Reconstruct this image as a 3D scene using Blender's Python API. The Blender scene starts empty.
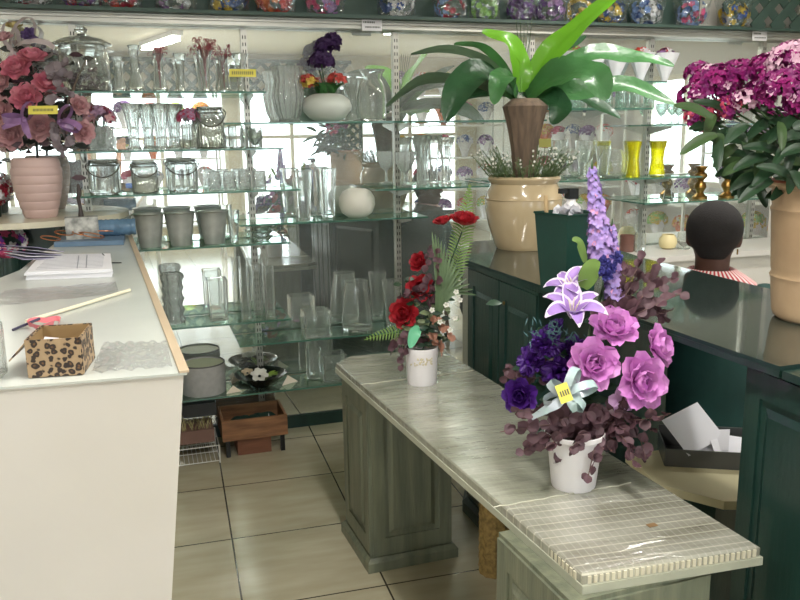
import bpy, bmesh, math, random
from mathutils import Vector, Matrix, Euler
PI = math.pi
random.seed(7)
sc = bpy.context.scene
COL = sc.collection
V = Vector

# ------------------------------------------------------------------ camera
F = 800.0
CAMZ = 1.5
CM = Matrix(((0.96175043, -0.06883289, 0.26513796),
             (-0.27356993, -0.19193747, 0.94250703),
             (-0.01398558, -0.97899032, -0.20342656)))   # columns: camera right, down, forward
CP = V((0, 0, CAMZ))
cam_d = bpy.data.cameras.new('camera'); cam = bpy.data.objects.new('camera', cam_d); COL.objects.link(cam)
cam_d.sensor_width = 36; cam_d.lens = 36.0; cam_d.clip_start = 0.02; cam_d.clip_end = 200
rt, dn, fw = CM.col[0], CM.col[1], CM.col[2]
m = Matrix.Identity(4)
for i in range(3):
    m[i][0] = rt[i]; m[i][1] = -dn[i]; m[i][2] = -fw[i]; m[i][3] = CP[i]
cam.matrix_world = m
sc.camera = cam

def ray(px, py): return CM @ V(((px-400)/F, (py-300)/F, 1.0))
def at(px, py, z):                       # a point on the horizontal plane z
    r = ray(px, py); t = (z-CAMZ)/r.z
    return CP + r*t
def dp(px, py, d):                       # a point at forward distance d
    return CP + ray(px, py)*d
# wall frame: u along the mirrored wall, v out of it, z up
EP = 0.035
WO = V((0, 3.965, 0)); WU = V((1, EP, 0)).normalized(); WN = V((EP, -1, 0)).normalized()
WR = math.atan2(WU.y, WU.x)
def W(u, v, z): return WO + WU*u + WN*v + V((0, 0, z))
def projx(p):
    c = CM.transposed() @ (p-CP)
    return 400+F*c.x/c.z
def U(px, z, v):
    a, b = -3.0, 6.0
    for _ in range(40):
        c = (a+b)/2
        if projx(W(c, v, z)) < px: a = c
        else: b = c
    return (a+b)/2

# ------------------------------------------------------------------ materials
def srgb(r, g, b):
    f = lambda c: (c/255/12.92) if c/255 <= 0.04045 else ((c/255+0.055)/1.055)**2.4
    return (f(r), f(g), f(b), 1)
MATS = {}
def mat(name, col=(200, 200, 200), rough=0.5, metal=0.0, trans=0.0, var=0.0, scale=8.0, bump=0.0, bscale=40.0, col2=None, emis=0.0, ior=1.45, coat=0.0, aniso=None, spec=None, sss=0.0, backlit=0.0):
    if name in MATS: return MATS[name]
    mt = bpy.data.materials.new(name); mt.use_nodes = True
    nt = mt.node_tree; N = nt.nodes; L = nt.links
    b = N['Principled BSDF']
    c = srgb(*col)
    b.inputs['Base Color'].default_value = c
    b.inputs['Roughness'].default_value = rough
    b.inputs['Metallic'].default_value = metal
    b.inputs['Transmission Weight'].default_value = trans
    b.inputs['IOR'].default_value = ior
    b.inputs['Coat Weight'].default_value = coat
    if spec is not None: b.inputs['Specular IOR Level'].default_value = spec
    if emis:
        b.inputs['Emission Color'].default_value = c; b.inputs['Emission Strength'].default_value = emis
    tc = N.new('ShaderNodeTexCoord')
    src = tc.outputs['Object']
    if aniso:
        mp = N.new('ShaderNodeMapping'); mp.inputs['Scale'].default_value = aniso
        L.new(src, mp.inputs['Vector']); src = mp.outputs['Vector']
    if var or col2:
        nz = N.new('ShaderNodeTexNoise'); nz.inputs['Scale'].default_value = scale; nz.inputs['Detail'].default_value = 4
        L.new(src, nz.inputs['Vector'])
        mx = N.new('ShaderNodeMixRGB')
        cr = N.new('ShaderNodeValToRGB'); cr.color_ramp.elements[0].position = 0.35; cr.color_ramp.elements[1].position = 0.65
        L.new(nz.outputs['Fac'], cr.inputs['Fac']); L.new(cr.outputs['Color'], mx.inputs['Fac'])
        c2 = srgb(*col2) if col2 else tuple(min(1, x*(1-var)) for x in c[:3])+(1,)
        mx.inputs['Color1'].default_value = c; mx.inputs['Color2'].default_value = c2
        L.new(mx.outputs['Color'], b.inputs['Base Color'])
    if bump:
        nb = N.new('ShaderNodeTexNoise'); nb.inputs['Scale'].default_value = bscale; nb.inputs['Detail'].default_value = 3
        L.new(src, nb.inputs['Vector'])
        bp = N.new('ShaderNodeBump'); bp.inputs['Strength'].default_value = bump; bp.inputs['Distance'].default_value = 0.01
        L.new(nb.outputs['Fac'], bp.inputs['Height']); L.new(bp.outputs['Normal'], b.inputs['Normal'])
    if backlit:
        out = N['Material Output']; tr = N.new('ShaderNodeBsdfTranslucent'); tr.inputs['Color'].default_value = c
        ms = N.new('ShaderNodeMixShader'); ms.inputs['Fac'].default_value = backlit
        L.new(b.outputs[0], ms.inputs[1]); L.new(tr.outputs[0], ms.inputs[2]); L.new(ms.outputs[0], out.inputs['Surface'])
    MATS[name] = mt
    return mt

def thin(name, col=(235, 245, 240), refl=0.16, milk=0.05, rough=0.02, bump=0.0, bscale=30, edge=0.75, tint=(240, 248, 245), ridge=None, blend=0.35):
    """clear glass or film as a thin sheet: passes light on, mirrors more at grazing angles"""
    if name in MATS: return MATS[name]
    mt = bpy.data.materials.new(name); mt.use_nodes = True
    nt = mt.node_tree; N = nt.nodes; L = nt.links; N.remove(N['Principled BSDF']); out = N['Material Output']
    tr = N.new('ShaderNodeBsdfTransparent'); tr.inputs['Color'].default_value = srgb(*tint)
    gl = N.new('ShaderNodeBsdfGlossy'); gl.inputs['Color'].default_value = srgb(*col); gl.inputs['Roughness'].default_value = rough
    df = N.new('ShaderNodeBsdfDiffuse'); df.inputs['Color'].default_value = srgb(*col)
    tl = N.new('ShaderNodeBsdfTranslucent'); tl.inputs['Color'].default_value = srgb(*col)
    dt = N.new('ShaderNodeMixShader'); dt.inputs[0].default_value = 0.5
    L.new(df.outputs[0], dt.inputs[1]); L.new(tl.outputs[0], dt.inputs[2])
    lw = N.new('ShaderNodeLayerWeight'); lw.inputs['Blend'].default_value = blend
    mr = N.new('ShaderNodeMapRange'); mr.inputs['From Min'].default_value = 0.0; mr.inputs['From Max'].default_value = 1.0
    mr.inputs['To Min'].default_value = refl; mr.inputs['To Max'].default_value = edge
    L.new(lw.outputs['Facing'], mr.inputs['Value'])
    m1 = N.new('ShaderNodeMixShader'); L.new(mr.outputs[0], m1.inputs[0]); L.new(tr.outputs[0], m1.inputs[1]); L.new(gl.outputs[0], m1.inputs[2])
    m2 = N.new('ShaderNodeMixShader'); m2.inputs[0].default_value = milk
    L.new(m1.outputs[0], m2.inputs[1]); L.new(dt.outputs[0], m2.inputs[2]); L.new(m2.outputs[0], out.inputs['Surface'])
    if bump:
        tc = N.new('ShaderNodeTexCoord'); nz = N.new('ShaderNodeTexNoise'); nz.inputs['Scale'].default_value = bscale
        L.new(tc.outputs['Object'], nz.inputs['Vector'])
        bp = N.new('ShaderNodeBump'); bp.inputs['Strength'].default_value = bump; bp.inputs['Distance'].default_value = 0.02
        L.new(nz.outputs['Fac'], bp.inputs['Height'])
        for s in (gl, lw): L.new(bp.outputs['Normal'], s.inputs['Normal'])
    MATS[name] = mt
    return mt

def milky(mt, f, col):
    nt = mt.node_tree; N = nt.nodes; L = nt.links; out = N['Material Output']; b = N['Principled BSDF']
    df = N.new('ShaderNodeBsdfDiffuse'); df.inputs[0].default_value = srgb(*col); tl = N.new('ShaderNodeBsdfTranslucent'); tl.inputs[0].default_value = srgb(*col)
    m1 = N.new('ShaderNodeMixShader'); L.new(df.outputs[0], m1.inputs[1]); L.new(tl.outputs[0], m1.inputs[2])
    m2 = N.new('ShaderNodeMixShader'); m2.inputs[0].default_value = f; L.new(b.outputs[0], m2.inputs[1]); L.new(m1.outputs[0], m2.inputs[2]); L.new(m2.outputs[0], out.inputs['Surface'])
    return mt
GLASS = milky(mat('clear_glass', (252, 254, 253), 0.0, trans=1.0, ior=1.45), .10, (232, 238, 234))
CRYS = milky(mat('cut_crystal', (252, 254, 254), 0.02, trans=1.0, ior=1.5, bump=0.9, bscale=55), .12, (228, 232, 230))
SHELFG = thin('shelf_glass', (220, 240, 230), refl=0.10, milk=0.03, edge=0.8, tint=(232, 246, 240), blend=0.4)
VG = thin('thin_vase_glass', (235, 245, 242), refl=0.14, milk=0.06, edge=0.85, tint=(238, 245, 242), blend=0.45, bump=0.35, bscale=28)
CELLO = thin('cellophane', (240, 245, 245), refl=0.05, milk=0.02, rough=0.08, bump=1.0, bscale=18, edge=0.35, tint=(250, 252, 252))
PANE = thin('window_pane', refl=0.05, milk=0.01, edge=0.5, tint=(250, 252, 252))
EDGE = mat('green_glass_edge', (70, 110, 95), 0.15, coat=0.5)
STEEL = mat('brushed_steel', (190, 192, 188), 0.32, metal=1.0, var=0.2, scale=20)
DSTEEL = mat('dull_steel', (196, 199, 194), 0.45, metal=.5, var=0.3, scale=12)
ALU = mat('aluminium_trim', (186, 184, 176), 0.38, metal=0.65, var=0.1)
DGREEN = mat('dark_green_paint', (28, 57, 51), 0.34, var=0.3, scale=5, aniso=(3, 3, 0.6), bump=0.1, bscale=30, coat=0.3)
SAGE = mat('washed_sage_wood', (120, 124, 104), 0.42, col2=(98, 104, 88), scale=6, aniso=(6, 6, 0.5), bump=0.15, bscale=30, coat=0.2)
LGREEN = mat('fascia_green_paint', (62, 84, 76), 0.5, var=0.2)
WHITEP = mat('off_white_paint', (206, 202, 197), 0.5, col2=(202, 198, 191), scale=3)
CTOP = mat('counter_laminate', (196, 200, 194), 0.22, col2=(188, 193, 188), scale=4)
WALLM = mat('wall_paint', (208, 204, 196), 0.7, var=0.06, scale=3)
CEILM = mat('ceiling_boards', (222, 212, 190), 0.6, col2=(212, 201, 180), scale=3, aniso=(0.4, 6, 1))
WHITE = mat('white_plastic', (225, 222, 224), 0.35, var=0.04)
PAPER = mat('white_paper', (228, 228, 234), 0.7, var=0.03)
BLACK = mat('black_plastic', (22, 24, 24), 0.35, var=0.2)
STEM = mat('stem_green', (58, 84, 48), 0.5, var=0.3)
YTAG = mat('yellow_tag', (226, 214, 96), 0.6, var=0.05)
INK = mat('ink', (90, 90, 84), 0.7, var=0.1)
WOOD = mat('rough_brown_wood', (150, 108, 74), 0.6, col2=(112, 78, 54), scale=6, aniso=(1, 8, 8), bump=0.2)

# ------------------------------------------------------------------ mesh helper
class MB:
    def __init__(s): s.v = []; s.f = []; s.m = []
    def add(s, vs, fs, mi=0):
        o = len(s.v); s.v += [V(p) for p in vs]; s.f += [tuple(i+o for i in f) for f in fs]
        s.m += [mi]*len(fs) if isinstance(mi, int) else list(mi)
        return s
    def box(s, c, d, mi=0, rz=0, M=None):
        x, y, z = [k/2 for k in d]
        vs = [V((a*x, b*y, e*z)) for e in (-1, 1) for a, b in ((-1, -1), (1, -1), (1, 1), (-1, 1))]
        R = (M or Matrix.Rotation(rz, 3, 'Z'))
        vs = [R @ p + V(c) for p in vs]
        return s.add(vs, [(3, 2, 1, 0), (4, 5, 6, 7), (0, 1, 5, 4), (1, 2, 6, 5), (2, 3, 7, 6), (3, 0, 4, 7)], mi)
    def prism(s, pts, z0, z1, mi=0, pts_top=None):
        n = len(pts); t = pts_top or pts
        vs = [V((p[0], p[1], z0)) for p in pts]+[V((p[0], p[1], z1)) for p in t]
        fs = [tuple(range(n-1, -1, -1)), tuple(range(n, 2*n))]+[(i, (i+1) % n, (i+1) % n+n, i+n) for i in range(n)]
        return s.add(vs, fs, mi)
    def lathe(s, prof, c=(0, 0, 0), n=28, flute=0, amp=0.0, mi=0, close=True, sq=1.0):
        c = V(c); vs = []; fs = []
        for (r, z) in prof:
            for i in range(n):
                a = 2*PI*i/n
                rr = r*(1+amp*math.cos(flute*a)) if flute else r
                vs.append(c+V((rr*math.cos(a), rr*math.sin(a)*sq, z)))
        for k in range(len(prof)-1):
            for i in range(n):
                j = (i+1) % n
                fs.append((k*n+i, k*n+j, (k+1)*n+j, (k+1)*n+i))
        if close:
            if prof[0][0] > 1e-5: fs.append(tuple(range(n-1, -1, -1)))
            if prof[-1][0] > 1e-5: fs.append(tuple((len(prof)-1)*n+i for i in range(n)))
        return s.add(vs, fs, mi)
    def tube(s, pts, r, n=8, mi=0, r2=None, closed=False):
        pts = [V(p) for p in pts]; m_ = len(pts); vs = []; fs = []
        up = V((0, 0, 1)); prev = None
        for k, p in enumerate(pts):
            if closed: d = pts[(k+1) % m_]-pts[k-1]
            else: d = pts[min(k+1, m_-1)]-pts[max(k-1, 0)]
            if d.length < 1e-9: d = V((0, 0, 1))
            d.normalize()
            if prev is None:
                a = d.cross(up)
                if a.length < 0.1: a = d.cross(V((1, 0, 0)))
            else: a = prev-d*prev.dot(d)
            a.normalize(); prev = a; b = d.cross(a)
            rr = r[k] if isinstance(r, (list, tuple)) else (r if r2 is None else r+(r2-r)*k/(m_-1))
            for i in range(n):
                t = 2*PI*i/n
                vs.append(p+(a*math.cos(t)+b*math.sin(t))*rr)
        K = m_ if closed else m_-1
        for k in range(K):
            for i in range(n):
                j = (i+1) % n; k2 = (k+1) % m_
                fs.append((k*n+i, k*n+j, k2*n+j, k2*n+i))
        if not closed: fs += [tuple(range(n-1, -1, -1)), tuple((m_-1)*n+i for i in range(n))]
        return s.add(vs, fs, mi)
    def ball(s, c, r, n=10, mi=0, M=None):
        k = n//2+1; prof = []
        c = V(c); rr = V(r) if hasattr(r, '__len__') else V((r, r, r))
        vs = []; fs = []
        for a in range(k+1):
            th = PI*a/k
            for i in range(n):
                p = V((math.sin(th)*math.cos(2*PI*i/n)*rr.x, math.sin(th)*math.sin(2*PI*i/n)*rr.y, -math.cos(th)*rr.z))
                vs.append(c+(M @ p if M else p))
        for a in range(k):
            for i in range(n):
                j = (i+1) % n
                fs.append((a*n+i, a*n+j, (a+1)*n+j, (a+1)*n+i))
        return s.add(vs, fs, mi)
    def patch(s, base, R, L, Wd, a0, a1, cup=0.0, ruf=0.0, nu=5, nv=5, shape='petal', mi=0, edge=None, twist=0.0, fold=0.0):
        """curved petal or leaf: starts at base, R maps local (x out, y side, z up) to the world; a0 > a1 are pitch angles from z"""
        vs = []; p = V((0, 0, 0)); ph = random.random()*6
        for i in range(nu+1):
            t = i/nu
            a = a0+(a1-a0)*t
            d = V((math.sin(a), 0, math.cos(a))); nrm = V((-math.cos(a), 0, math.sin(a)))
            if i: p = p+d*(L/nu)
            if shape == 'petal': w = Wd*(math.sin(PI*min(1, (0.12+0.80*t)))**0.6)*(0.45+0.55*min(1, t*1.6))
            elif shape == 'leaf': w = Wd*max(0.03, math.sin(PI*(0.04+0.95*t))**0.8)
            elif shape == 'blade': w = Wd*(1-t)**0.6*(0.5+0.5*min(1, 4*t)) + 0.0004
            else: w = Wd*math.sqrt(max(0.02, 1-(2*t-1)**2))
            for j in range(nv):
                q = 2*j/(nv-1)-1
                off = cup*w*q*q + fold*w*abs(q)+ruf*L*math.sin(q*5+ph+t*4)*(t*abs(q)**0.5+0.3*t)
                tw = twist*t
                side = V((0, math.cos(tw), 0))+nrm*math.sin(tw)
                vs.append(V(base)+R @ (p+side*(w*q/2*2*0.5)+nrm*off))
        fs = []; ms = []
        for i in range(nu):
            for j in range(nv-1):
                fs.append((i*nv+j, i*nv+j+1, (i+1)*nv+j+1, (i+1)*nv+j))
                ms.append(edge if (edge is not None and (j in (0, nv-2) or i == nu-1)) else mi)
        return s.add(vs, fs, ms)
    def build(s, name, mats, parent=None, smooth=True, loc=None, ang=40):
        me = bpy.data.meshes.new(name)
        o = bpy.data.objects.new(name, me)
        off = V((0, 0, 0))
        if parent is not None:
            q = parent
            while q is not None: off += q.location; q = q.parent
        if loc is not None: off = off+V(loc)
        me.from_pydata([p-off for p in s.v], [], s.f)
        if not isinstance(mats, (list, tuple)): mats = [mats]
        for m_ in mats: me.materials.append(m_)
        me.polygons.foreach_set('material_index', s.m)
        me.polygons.foreach_set('use_smooth', [bool(smooth)]*len(s.f))
        me.update()
        if smooth:
            try: me.set_sharp_from_angle(angle=math.radians(ang))
            except Exception: pass
        if loc is not None: o.location = V(loc)
        if parent is not None: o.parent = parent
        COL.objects.link(o)
        return o
def tag(o, label, cat, group=None):
    o['label'] = label; o['category'] = cat
    if group: o['group'] = group
    return o
def struct(o): o['kind'] = 'structure'; return o
def thing(name, label, cat, loc, group=None):
    o = bpy.data.objects.new(name, None); o.empty_display_size = 0.05; COL.objects.link(o); o.location = V(loc)
    return tag(o, label, cat, group)
def copy_tree(o, loc, rz=0, sc_=1.0, label=None):
    def cp(x, parent):
        c = x.copy(); COL.objects.link(c); c.parent = parent
        for ch in list(x.children): cp(ch, c)
        return c
    r = cp(o, None); r.location = V(loc); r.rotation_euler = (0, 0, rz); r.scale = (sc_,)*3
    if label: r['label'] = label
    return r
def basis(n, roll=0.0):
    n = V(n).normalized(); a = n.cross(V((0, 0, 1)))
    if a.length < 0.05: a = V((1, 0, 0))
    a.normalize(); b = n.cross(a)
    M = Matrix((a, b, n)).transposed()
    return M @ Matrix.Rotation(roll, 3, 'Z')
def rotz(a): return Matrix.Rotation(a, 3, 'Z')
TOCAM = (-fw).normalized()

# ------------------------------------------------------------------ setting
FX0, FX1, FY0, FY1 = -2.6, 5.2, -3.7, 4.35
def floor_mat():
    mt = bpy.data.materials.new('cream_floor_tiles'); mt.use_nodes = True
    nt = mt.node_tree; N = nt.nodes; L = nt.links; b = N['Principled BSDF']
    tc = N.new('ShaderNodeTexCoord'); sp = N.new('ShaderNodeSeparateXYZ'); L.new(tc.outputs['Object'], sp.inputs[0])
    def grid(sock, off):
        a = N.new('ShaderNodeMath'); a.operation = 'SUBTRACT'; L.new(sock, a.inputs[0]); a.inputs[1].default_value = off
        m_ = N.new('ShaderNodeMath'); m_.operation = 'PINGPONG'; L.new(a.outputs[0], m_.inputs[0]); m_.inputs[1].default_value = 0.24
        l = N.new('ShaderNodeMath'); l.operation = 'LESS_THAN'; L.new(m_.outputs[0], l.inputs[0]); l.inputs[1].default_value = 0.0032
        return l
    gx, gy = grid(sp.outputs[0], 0.13), grid(sp.outputs[1], 2.868)
    mx = N.new('ShaderNodeMath'); mx.operation = 'MAXIMUM'; L.new(gx.outputs[0], mx.inputs[0]); L.new(gy.outputs[0], mx.inputs[1])
    mp = N.new('ShaderNodeMapping'); mp.inputs['Scale'].default_value = (1.2, 5, 1); L.new(tc.outputs['Object'], mp.inputs[0])
    nz = N.new('ShaderNodeTexNoise'); nz.inputs['Scale'].default_value = 3.0; nz.inputs['Detail'].default_value = 5; L.new(mp.outputs[0], nz.inputs['Vector'])
    cr = N.new('ShaderNodeValToRGB'); cr.color_ramp.elements[0].position = .3; cr.color_ramp.elements[1].position = .7
    cr.color_ramp.elements[0].color = srgb(170, 162, 136); cr.color_ramp.elements[1].color = srgb(188, 181, 156)
    L.new(nz.outputs['Fac'], cr.inputs['Fac'])
    mc = N.new('ShaderNodeMixRGB'); L.new(mx.outputs[0], mc.inputs['Fac']); L.new(cr.outputs[0], mc.inputs['Color1']); mc.inputs['Color2'].default_value = srgb(62, 58, 48)
    L.new(mc.outputs[0], b.inputs['Base Color']); b.inputs['Roughness'].default_value = 0.22
    b.inputs['Coat Weight'].default_value = 0.25; b.inputs['Coat Roughness'].default_value = 0.12
    return mt
mb = MB(); mb.box(((FX0+FX1)/2, (FY0+FY1)/2-1, -0.05), (FX1-FX0+0.4, FY1-FY0+2.4, 0.1)); struct(mb.build('floor', floor_mat(), smooth=False))
CZ = 2.62
mb = MB(); mb.box(((FX0+FX1)/2, (FY0+FY1)/2, CZ+0.05), (FX1-FX0+0.4, FY1-FY0+0.4, 0.1)); struct(mb.build('ceiling', CEILM, smooth=False))
def wallbox(u0, u1, v0, v1, z0, z1, mb=None, mi=0):
    mb = mb or MB()
    pts = [W(u0, v0, 0), W(u1, v0, 0), W(u1, v1, 0), W(u0, v1, 0)]
    if (v1-v0)*(u1-u0) > 0: pts = pts[::-1]
    return mb.prism(pts, z0, z1, mi)
struct(wallbox(-2.75, 5.35, -0.03, -0.15, 0, CZ).build('wall_back', WALLM, smooth=False))
mb = MB(); mb.box((FX0-0.05, (FY0+3.82)/2, CZ/2), (0.1, 3.82-FY0, CZ)); struct(mb.build('wall_left', WALLM, smooth=False))
mb = MB(); WY0, WY1, WZ0, WZ1 = .55, 1.75, .95, 2.05
for y0, y1, z0, z1 in ((FY0, WY0, 0, CZ), (WY1, FY1-.1, 0, CZ), (WY0, WY1, 0, WZ0), (WY0, WY1, WZ1, CZ)): mb.box((FX1+0.05, (y0+y1)/2, (z0+z1)/2), (0.1, y1-y0, z1-z0))
struct(mb.build('wall_right', WALLM, smooth=False))
mb = MB()
for y in (WY0+.025, WY1-.025, (WY0+WY1)/2): mb.box((FX1+.03, y, (WZ0+WZ1)/2), (.05, .05, WZ1-WZ0-.002))
for z in (WZ0+.025, WZ1-.025): mb.box((FX1+.03, (WY0+WY1)/2, z), (.045, WY1-WY0-.002, .05))
w5 = struct(mb.build('window_5', mat('cream_window_frame', (222, 216, 196), 0.4, var=.05), smooth=False))
mb = MB(); mb.box((FX1+.03, (WY0+WY1)/2, (WZ0+WZ1)/2), (.006, WY1-WY0-.06, WZ1-WZ0-.06)); mb.build('pane', PANE, w5, smooth=False)
struct(wallbox(-2.4, 3.9, -0.028, 0.012, 0, 0.065).build('baseboard_back', DGREEN, smooth=False))
struct(wallbox(3.56, 4.6, -0.028, 0.03, 0, 2.6).build('wall_pier', mat('pier_paint', (200, 200, 196), 0.6, var=0.05), smooth=False))

# mirror
mm = bpy.data.materials.new('glare_veiled_mirror'); mm.use_nodes = True
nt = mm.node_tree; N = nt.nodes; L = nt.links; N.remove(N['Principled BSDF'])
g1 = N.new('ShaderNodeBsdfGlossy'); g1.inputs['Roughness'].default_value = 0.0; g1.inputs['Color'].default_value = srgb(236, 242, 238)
g2 = N.new('ShaderNodeBsdfGlossy'); g2.inputs['Roughness'].default_value = 0.34; g2.inputs['Color'].default_value = srgb(236, 240, 238)  # this rough lobe and the diffuse one below imitate lens veiling glare
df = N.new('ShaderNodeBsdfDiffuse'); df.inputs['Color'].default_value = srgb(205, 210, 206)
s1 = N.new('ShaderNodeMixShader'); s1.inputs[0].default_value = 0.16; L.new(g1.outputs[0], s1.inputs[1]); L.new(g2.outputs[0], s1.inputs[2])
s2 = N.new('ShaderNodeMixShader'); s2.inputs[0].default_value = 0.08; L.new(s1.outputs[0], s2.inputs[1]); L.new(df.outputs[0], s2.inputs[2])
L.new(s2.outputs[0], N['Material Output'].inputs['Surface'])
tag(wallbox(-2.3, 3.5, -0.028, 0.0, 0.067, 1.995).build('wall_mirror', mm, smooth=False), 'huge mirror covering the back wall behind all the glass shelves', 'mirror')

# rear shop front, seen only in the mirror: wall with wide windows
RY = -3.7
def wall_rear():
    mb = MB()
    zb, zt = 0.28, 2.12
    cols = [(-2.7, -2.35), (-0.62, -0.45), (1.35, 1.5), (3.05, 3.3), (4.9, 5.3)]
    mb.box(((FX0+FX1)/2, RY-0.06, zb/2), (FX1-FX0+.1, 0.12, zb))
    mb.box(((FX0+FX1)/2, RY-0.06, (zt+CZ)/2), (FX1-FX0+.1, 0.12, CZ-zt))
    for a, b in cols: mb.box(((a+b)/2, RY-0.06, (zb+zt)/2), (b-a, 0.12, zt-zb))
    struct(mb.build('wall_rear', mat('rear_wall_paint', (206, 196, 170), 0.6, var=0.1), smooth=False))
    n = 1
    for (a, b), (c, d) in zip(cols[:-1], cols[1:]):
        f = MB(); g = MB()
        x0, x1 = b, c
        for x in (x0+.025, x1-.025, (x0+x1)/2): f.box((x, RY-0.05, (zb+zt)/2), (0.05, 0.06, zt-zb-.002))
        for z in (zb+.025, zt-.025, zb+1.2): f.box(((x0+x1)/2, RY-0.05, z), (x1-x0-.002, 0.055, 0.05))
        w = struct(f.build('window_%d' % n, mat('cream_window_frame', (222, 216, 196), 0.4, var=.05), smooth=False))
        g.box(((x0+x1)/2, RY-0.05, (zb+zt)/2), (x1-x0-.06, 0.006, zt-zb-.06)); g.build('pane', PANE, w, smooth=False)
        n += 1
wall_rear()

# outside ground, bright pavement
mb = MB(); mb.box((1.3, -14, -0.12), (40, 20, 0.1)); struct(mb.build('trim_1', mat('pavement', (205, 200, 190), 0.8, var=0.1), smooth=False))

# lights: sky through the shop windows, tubes on the ceiling
w = bpy.data.worlds.new('world'); sc.world = w; w.use_nodes = True
bg = w.node_tree.nodes['Background']; bg.inputs['Color'].default_value = (0.90, 0.96, 1.0, 1); bg.inputs['Strength'].default_value = 5.5
def fixture(x, y, rz, e, label):
    t = thing('ceiling_light', label, 'ceiling light', (x, y, CZ), 'fluorescent lights on the ceiling')
    R = rotz(rz)
    b = MB(); b.box((x, y, CZ-0.03), (1.24, 0.12, 0.05), rz=rz); b.build('housing', WHITE, t, smooth=False)
    for s in (-.03, .03):
        o = R @ V((0, s, 0)); d = R @ V((.58, 0, 0))
        c = V((x, y, CZ-0.072))+o
        b = MB(); b.tube([c-d, c+d], 0.013, 10); b.build('tube', mat('lit_tube', (255, 252, 240), 0.3, emis=14), t)
    ld = bpy.data.lights.new('tube_light', 'AREA'); ld.shape = 'RECTANGLE'; ld.size = 1.15; ld.size_y = 0.1; ld.energy = e; ld.color = (1.0, 0.975, 0.93)
    lo = bpy.data.objects.new('tube_light', ld); COL.objects.link(lo); lo.location = (x, y, CZ-0.10); lo.rotation_euler = (0, 0, rz)
fixture(0.4, -1.9, PI/2*0.85, 32, 'twin tube light on the ceiling near the shop windows')
fixture(0.6, 1.0, PI/2, 30, 'added twin tube light on the ceiling above the sage bench')  # fixtures from here on are out of view, added for fill light
fixture(2.6, 0.2, PI/2, 26, 'added twin tube light on the ceiling at the right of the shop')
fixture(2.4, 2.7, 0, 26, 'added twin tube light on the ceiling above the seated person')
fixture(-1.2, 0.9, PI/2, 20, 'added twin tube light on the ceiling left of the white counter')

# ------------------------------------------------------------------ wall shelving
for u, px in ((-0.374, 'leftmost, beside the lidded jar'), (0.373, 'second from the left, above the black bowl'), (1.118, 'behind the hanging leaf tips left of the cream urn'),
              (1.868, 'hidden behind the fern plant'), (2.6, 'between the two yellow vases'), (3.358, 'last on the right, beside the white pier')):
    b = MB(); wallbox(u-.014, u+.014, 0.0, 0.02, 0.068, 1.99, b, 0)
    z = 0.12
    while z < 1.97:
        for s in (-.006, .006): wallbox(u+s-.0022, u+s+.0022, 0.0195, 0.0206, z, z+.016, b, 1)
        z += 0.032
    tag(b.build('slotted_post', [ALU, mat('slot_shadow', (40, 42, 40), 0.8, var=.1)], smooth=False), 'slotted metal wall upright, '+px, 'upright')
def glass_shelf(u0, u1, z, d, label, brk=None, n=0):
    c = W((u0+u1)/2, d/2, z)
    t = thing('glass_shelf', label, 'shelf', c)
    b = MB(); wallbox(u0, u1, 0.022, d, z-0.008, z, b, 0)
    b.m = [0, 0, 1, 1, 1, 1]
    b.build('glass_plate', [SHELFG, EDGE], t, smooth=False)
    for u in (brk or []):
        b = MB()
        vs = []
        for s in (-.0025, .0025):
            vs += [W(u+s, 0.02, z-.009), W(u+s, d*0.92, z-.009), W(u+s, d*0.9, z-.020), W(u+s, 0.02, z-.055)]
        b.add(vs, [(0, 1, 2, 3), (7, 6, 5, 4), (0, 4, 5, 1), (1, 5, 6, 2), (2, 6, 7, 3), (3, 7, 4, 0)])
        b.build('bracket', ALU, t, smooth=False)
    return t
ZA1, ZA2, ZA3, ZA4, ZA5, ZL, ZB1, ZB2, ZB3 = 1.695, 1.445, 1.255, 1.01, .642, .29, 1.56, 1.10, .53
ZC1, ZD1, ZD2, ZD3, ZD4 = 1.24, 1.615, 1.53, 1.25, 1.115
glass_shelf(-.45, .43, ZA1, .25, 'topmost glass shelf on the left, holding the lidded jar and bud vases', (-.374, .373))
glass_shelf(-.42, .50, ZA2, .25, 'second glass shelf from the top on the left, holding tall trumpet vases', (-.374, .373))
glass_shelf(-.42, .57, ZA3, .25, 'third glass shelf on the left, holding ribbed lantern jars', (-.374, .373))
glass_shelf(-.3, .51, ZA4, .25, 'glass shelf on the left holding the steel buckets', (.373,))
glass_shelf(-.42, .50, ZA5, .25, 'glass shelf low on the left holding crystal and square vases', (.373,))
glass_shelf(-.20, 1.2, ZL, .25, 'lowest glass shelf, holding grey drums and a black bowl', (.373, 1.118))
glass_shelf(.24, 1.84, ZB1, .25, 'high glass shelf in the middle, holding the oval bowl of purple flowers', (1.118,))
glass_shelf(.28, 1.2, ZB2, .25, 'glass shelf holding two tall vases and the round white vase', (.373, 1.118))
glass_shelf(.25, 1.2, ZB3, .25, 'low glass shelf holding the glass cube and fluted jars', (.373, 1.118))
glass_shelf(.93, 1.58, ZC1, .25, 'glass shelf left of the cream urn, holding a cluster of tall vases', (1.118,))
glass_shelf(1.86, 2.46, ZD1, .25, 'highest glass shelf on the right, behind the fern leaves', (2.2,))
glass_shelf(2.48, 3.30, ZD2, .25, 'glass shelf behind the magenta flowers on the right', (2.6,))
glass_shelf(1.60, 2.80, ZD3, .25, 'glass shelf on the right holding yellow vases', (1.868, 2.6))
glass_shelf(2.44, 3.30, ZD4, .25, 'glass shelf on the right holding brass candlesticks, above the seated head', (2.6,))
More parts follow.
